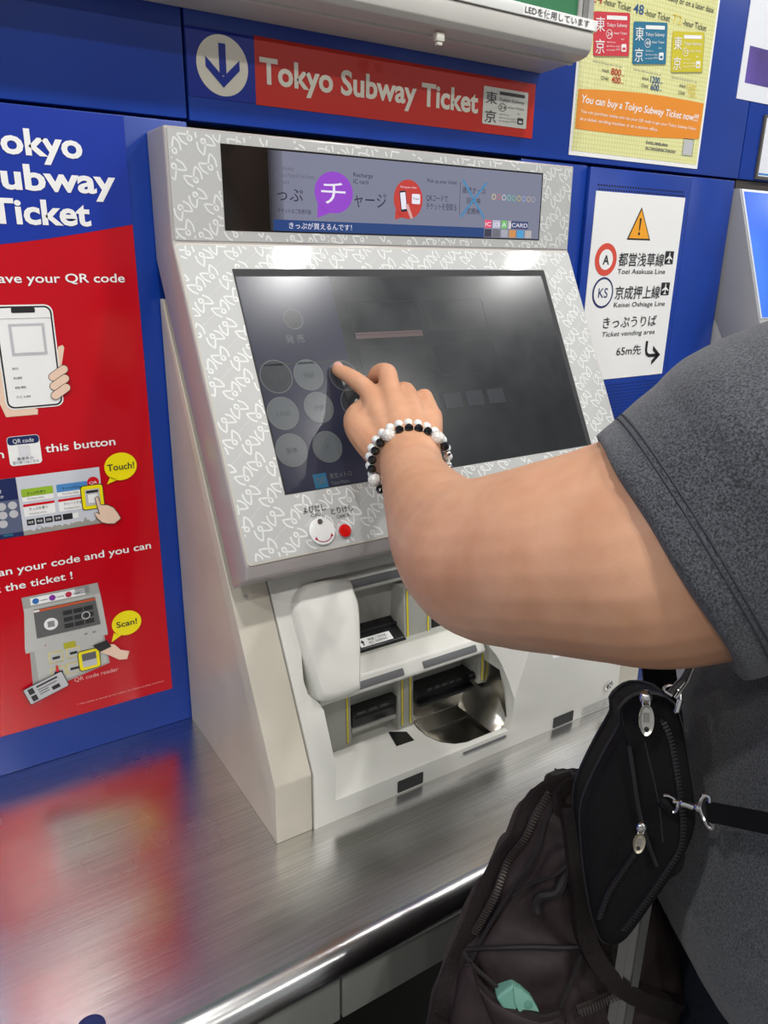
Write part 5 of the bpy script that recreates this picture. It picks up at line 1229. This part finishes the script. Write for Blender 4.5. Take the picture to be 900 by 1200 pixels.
# lower pocket: a puffed panel with an open mouth
pk = [(4.32, -0.92), (4.5, -0.83), (4.68, -0.71), (4.8, -0.53), (4.86, -0.32), (4.8, -0.14), (5.94, -0.08), (7.2, -0.08), (7.56, -0.41), (7.68, -0.8), (7.14, -0.86), (5.58, -0.89)]
pkp = crom([tuple(PK(t, s, .006)) for t, s in pk], 3, closed=True)
pillow('side_pocket', pkp, CF, .010, .014, PACKF, bp_)
tube('pocket_hem', [Vector(q) - CF*.002 for q in pkp[:15]], .0022, PACKD, bp_, n=6)
tube('dark_fold', on([(1.92, -0.2), (2.16, -0.26), (2.46, -0.35), (2.58, -0.5), (2.76, -0.53), (2.94, -0.5)], .004), .0042, SEAM, bp_, n=8)
tube('strap_loop', on([(4.8, -0.98), (5.1, -0.98), (5.46, -0.98), (5.58, -0.98), (5.22, -0.98)], .010), .0018, ZIPM, bp_, n=6)
band('buckle_strap', [(5.88, -0.92), (6.24, -0.95), (6.6, -0.98)], .016, PACKD, bp_, .010, .004)
band('top_handle', [(0, 0.4), (0, -0.32), (0.36, -0.56), (0.78, -0.47)], .012, PACKD, bp_, .006, .004)

# mint box in the pocket
mt = thing('mint_case', 'small mint green case sticking out of the backpack pocket', 'case')
MINT = mat('mint_plastic', (.13, .30, .235), .4)
a0 = PK(*(4.62, -0.5), .000); F0 = frame(a0, CR, -CD)
def FM(u, v, d=0): return tuple(a0 + CR*u*.001*.64 - CD*v*.001*.64 - CF*d)
mo = [(-29, 2), (-8, 19), (2, 15), (14, 5), (24, -12), (27, -26), (-5, -30), (-20, -12)]
slab('case_body', FM, mo, -.008, .009, MINT, mt, bevel=.0025, seg=3)
slab('case_lid', FM, [(-8, 19), (2, 15), (14, 5), (24, -12), (27, -26), (4, -24), (-6, -2)], .009, .0105, mat('mint_lid', (.16, .34, .27), .35), mt, bevel=.0006)
disc('case_dimple', FM, (11, -4), 5.5, .0105, .0112, mat('mint_dark', (.10, .25, .19), .35), mt, bevel=.0003)

# ================================================================ SUITCASE under the backpack
sc = thing('suitcase', 'dark suitcase with a grey extended telescopic handle under the backpack', 'suitcase')
box('case_shell', .27, .47, -.73, -.50, -.06, .58, mat('suitcase_dark', (.015, .015, .018), .35), sc, bevel=.03, seg=4)
ALU = mat('handle_aluminium', (.36, .36, .35), .3, metal=.9)
def pole(x):
    top = Vector(x); bot = Vector((x[0]+.0, x[1], .48)); u = Vector((.72, -.69, 0)).normalized(); v = Vector((.69, .72, 0)); V = []; prof = [(-.0105, -.006), (-.004, -.008), (-.003, -.0062), (.003, -.0062), (.004, -.008), (.0105, -.006), (.0105, .006), (-.0105, .006)]
    for q in (bot, top): V += [q + Vector((.84, -.54, 0))*a + Vector((.54, .84, 0))*b for a, b in prof]
    n = 8; return mesh_obj('handle_pole', V, [tuple(range(n)), tuple(range(2*n-1, n-1, -1))] + [(i, (i+1) % n, n+(i+1) % n, n+i) for i in range(n)], ALU, sc)
hp = Vector((0.4167, -0.6583, 0.863))
pole((hp.x, hp.y, .950))
box('handle_grip', hp.x-.030, hp.x+.040, hp.y-.012, hp.y+.012, .945, .968, BLKM, sc, bevel=.006)
for x in (.31, .43):
    for y in (-.68, -.55):
        tube('wheel', [(x-.012, y, -.095), (x+.012, y, -.095)], .025, BLKM, sc, n=16)
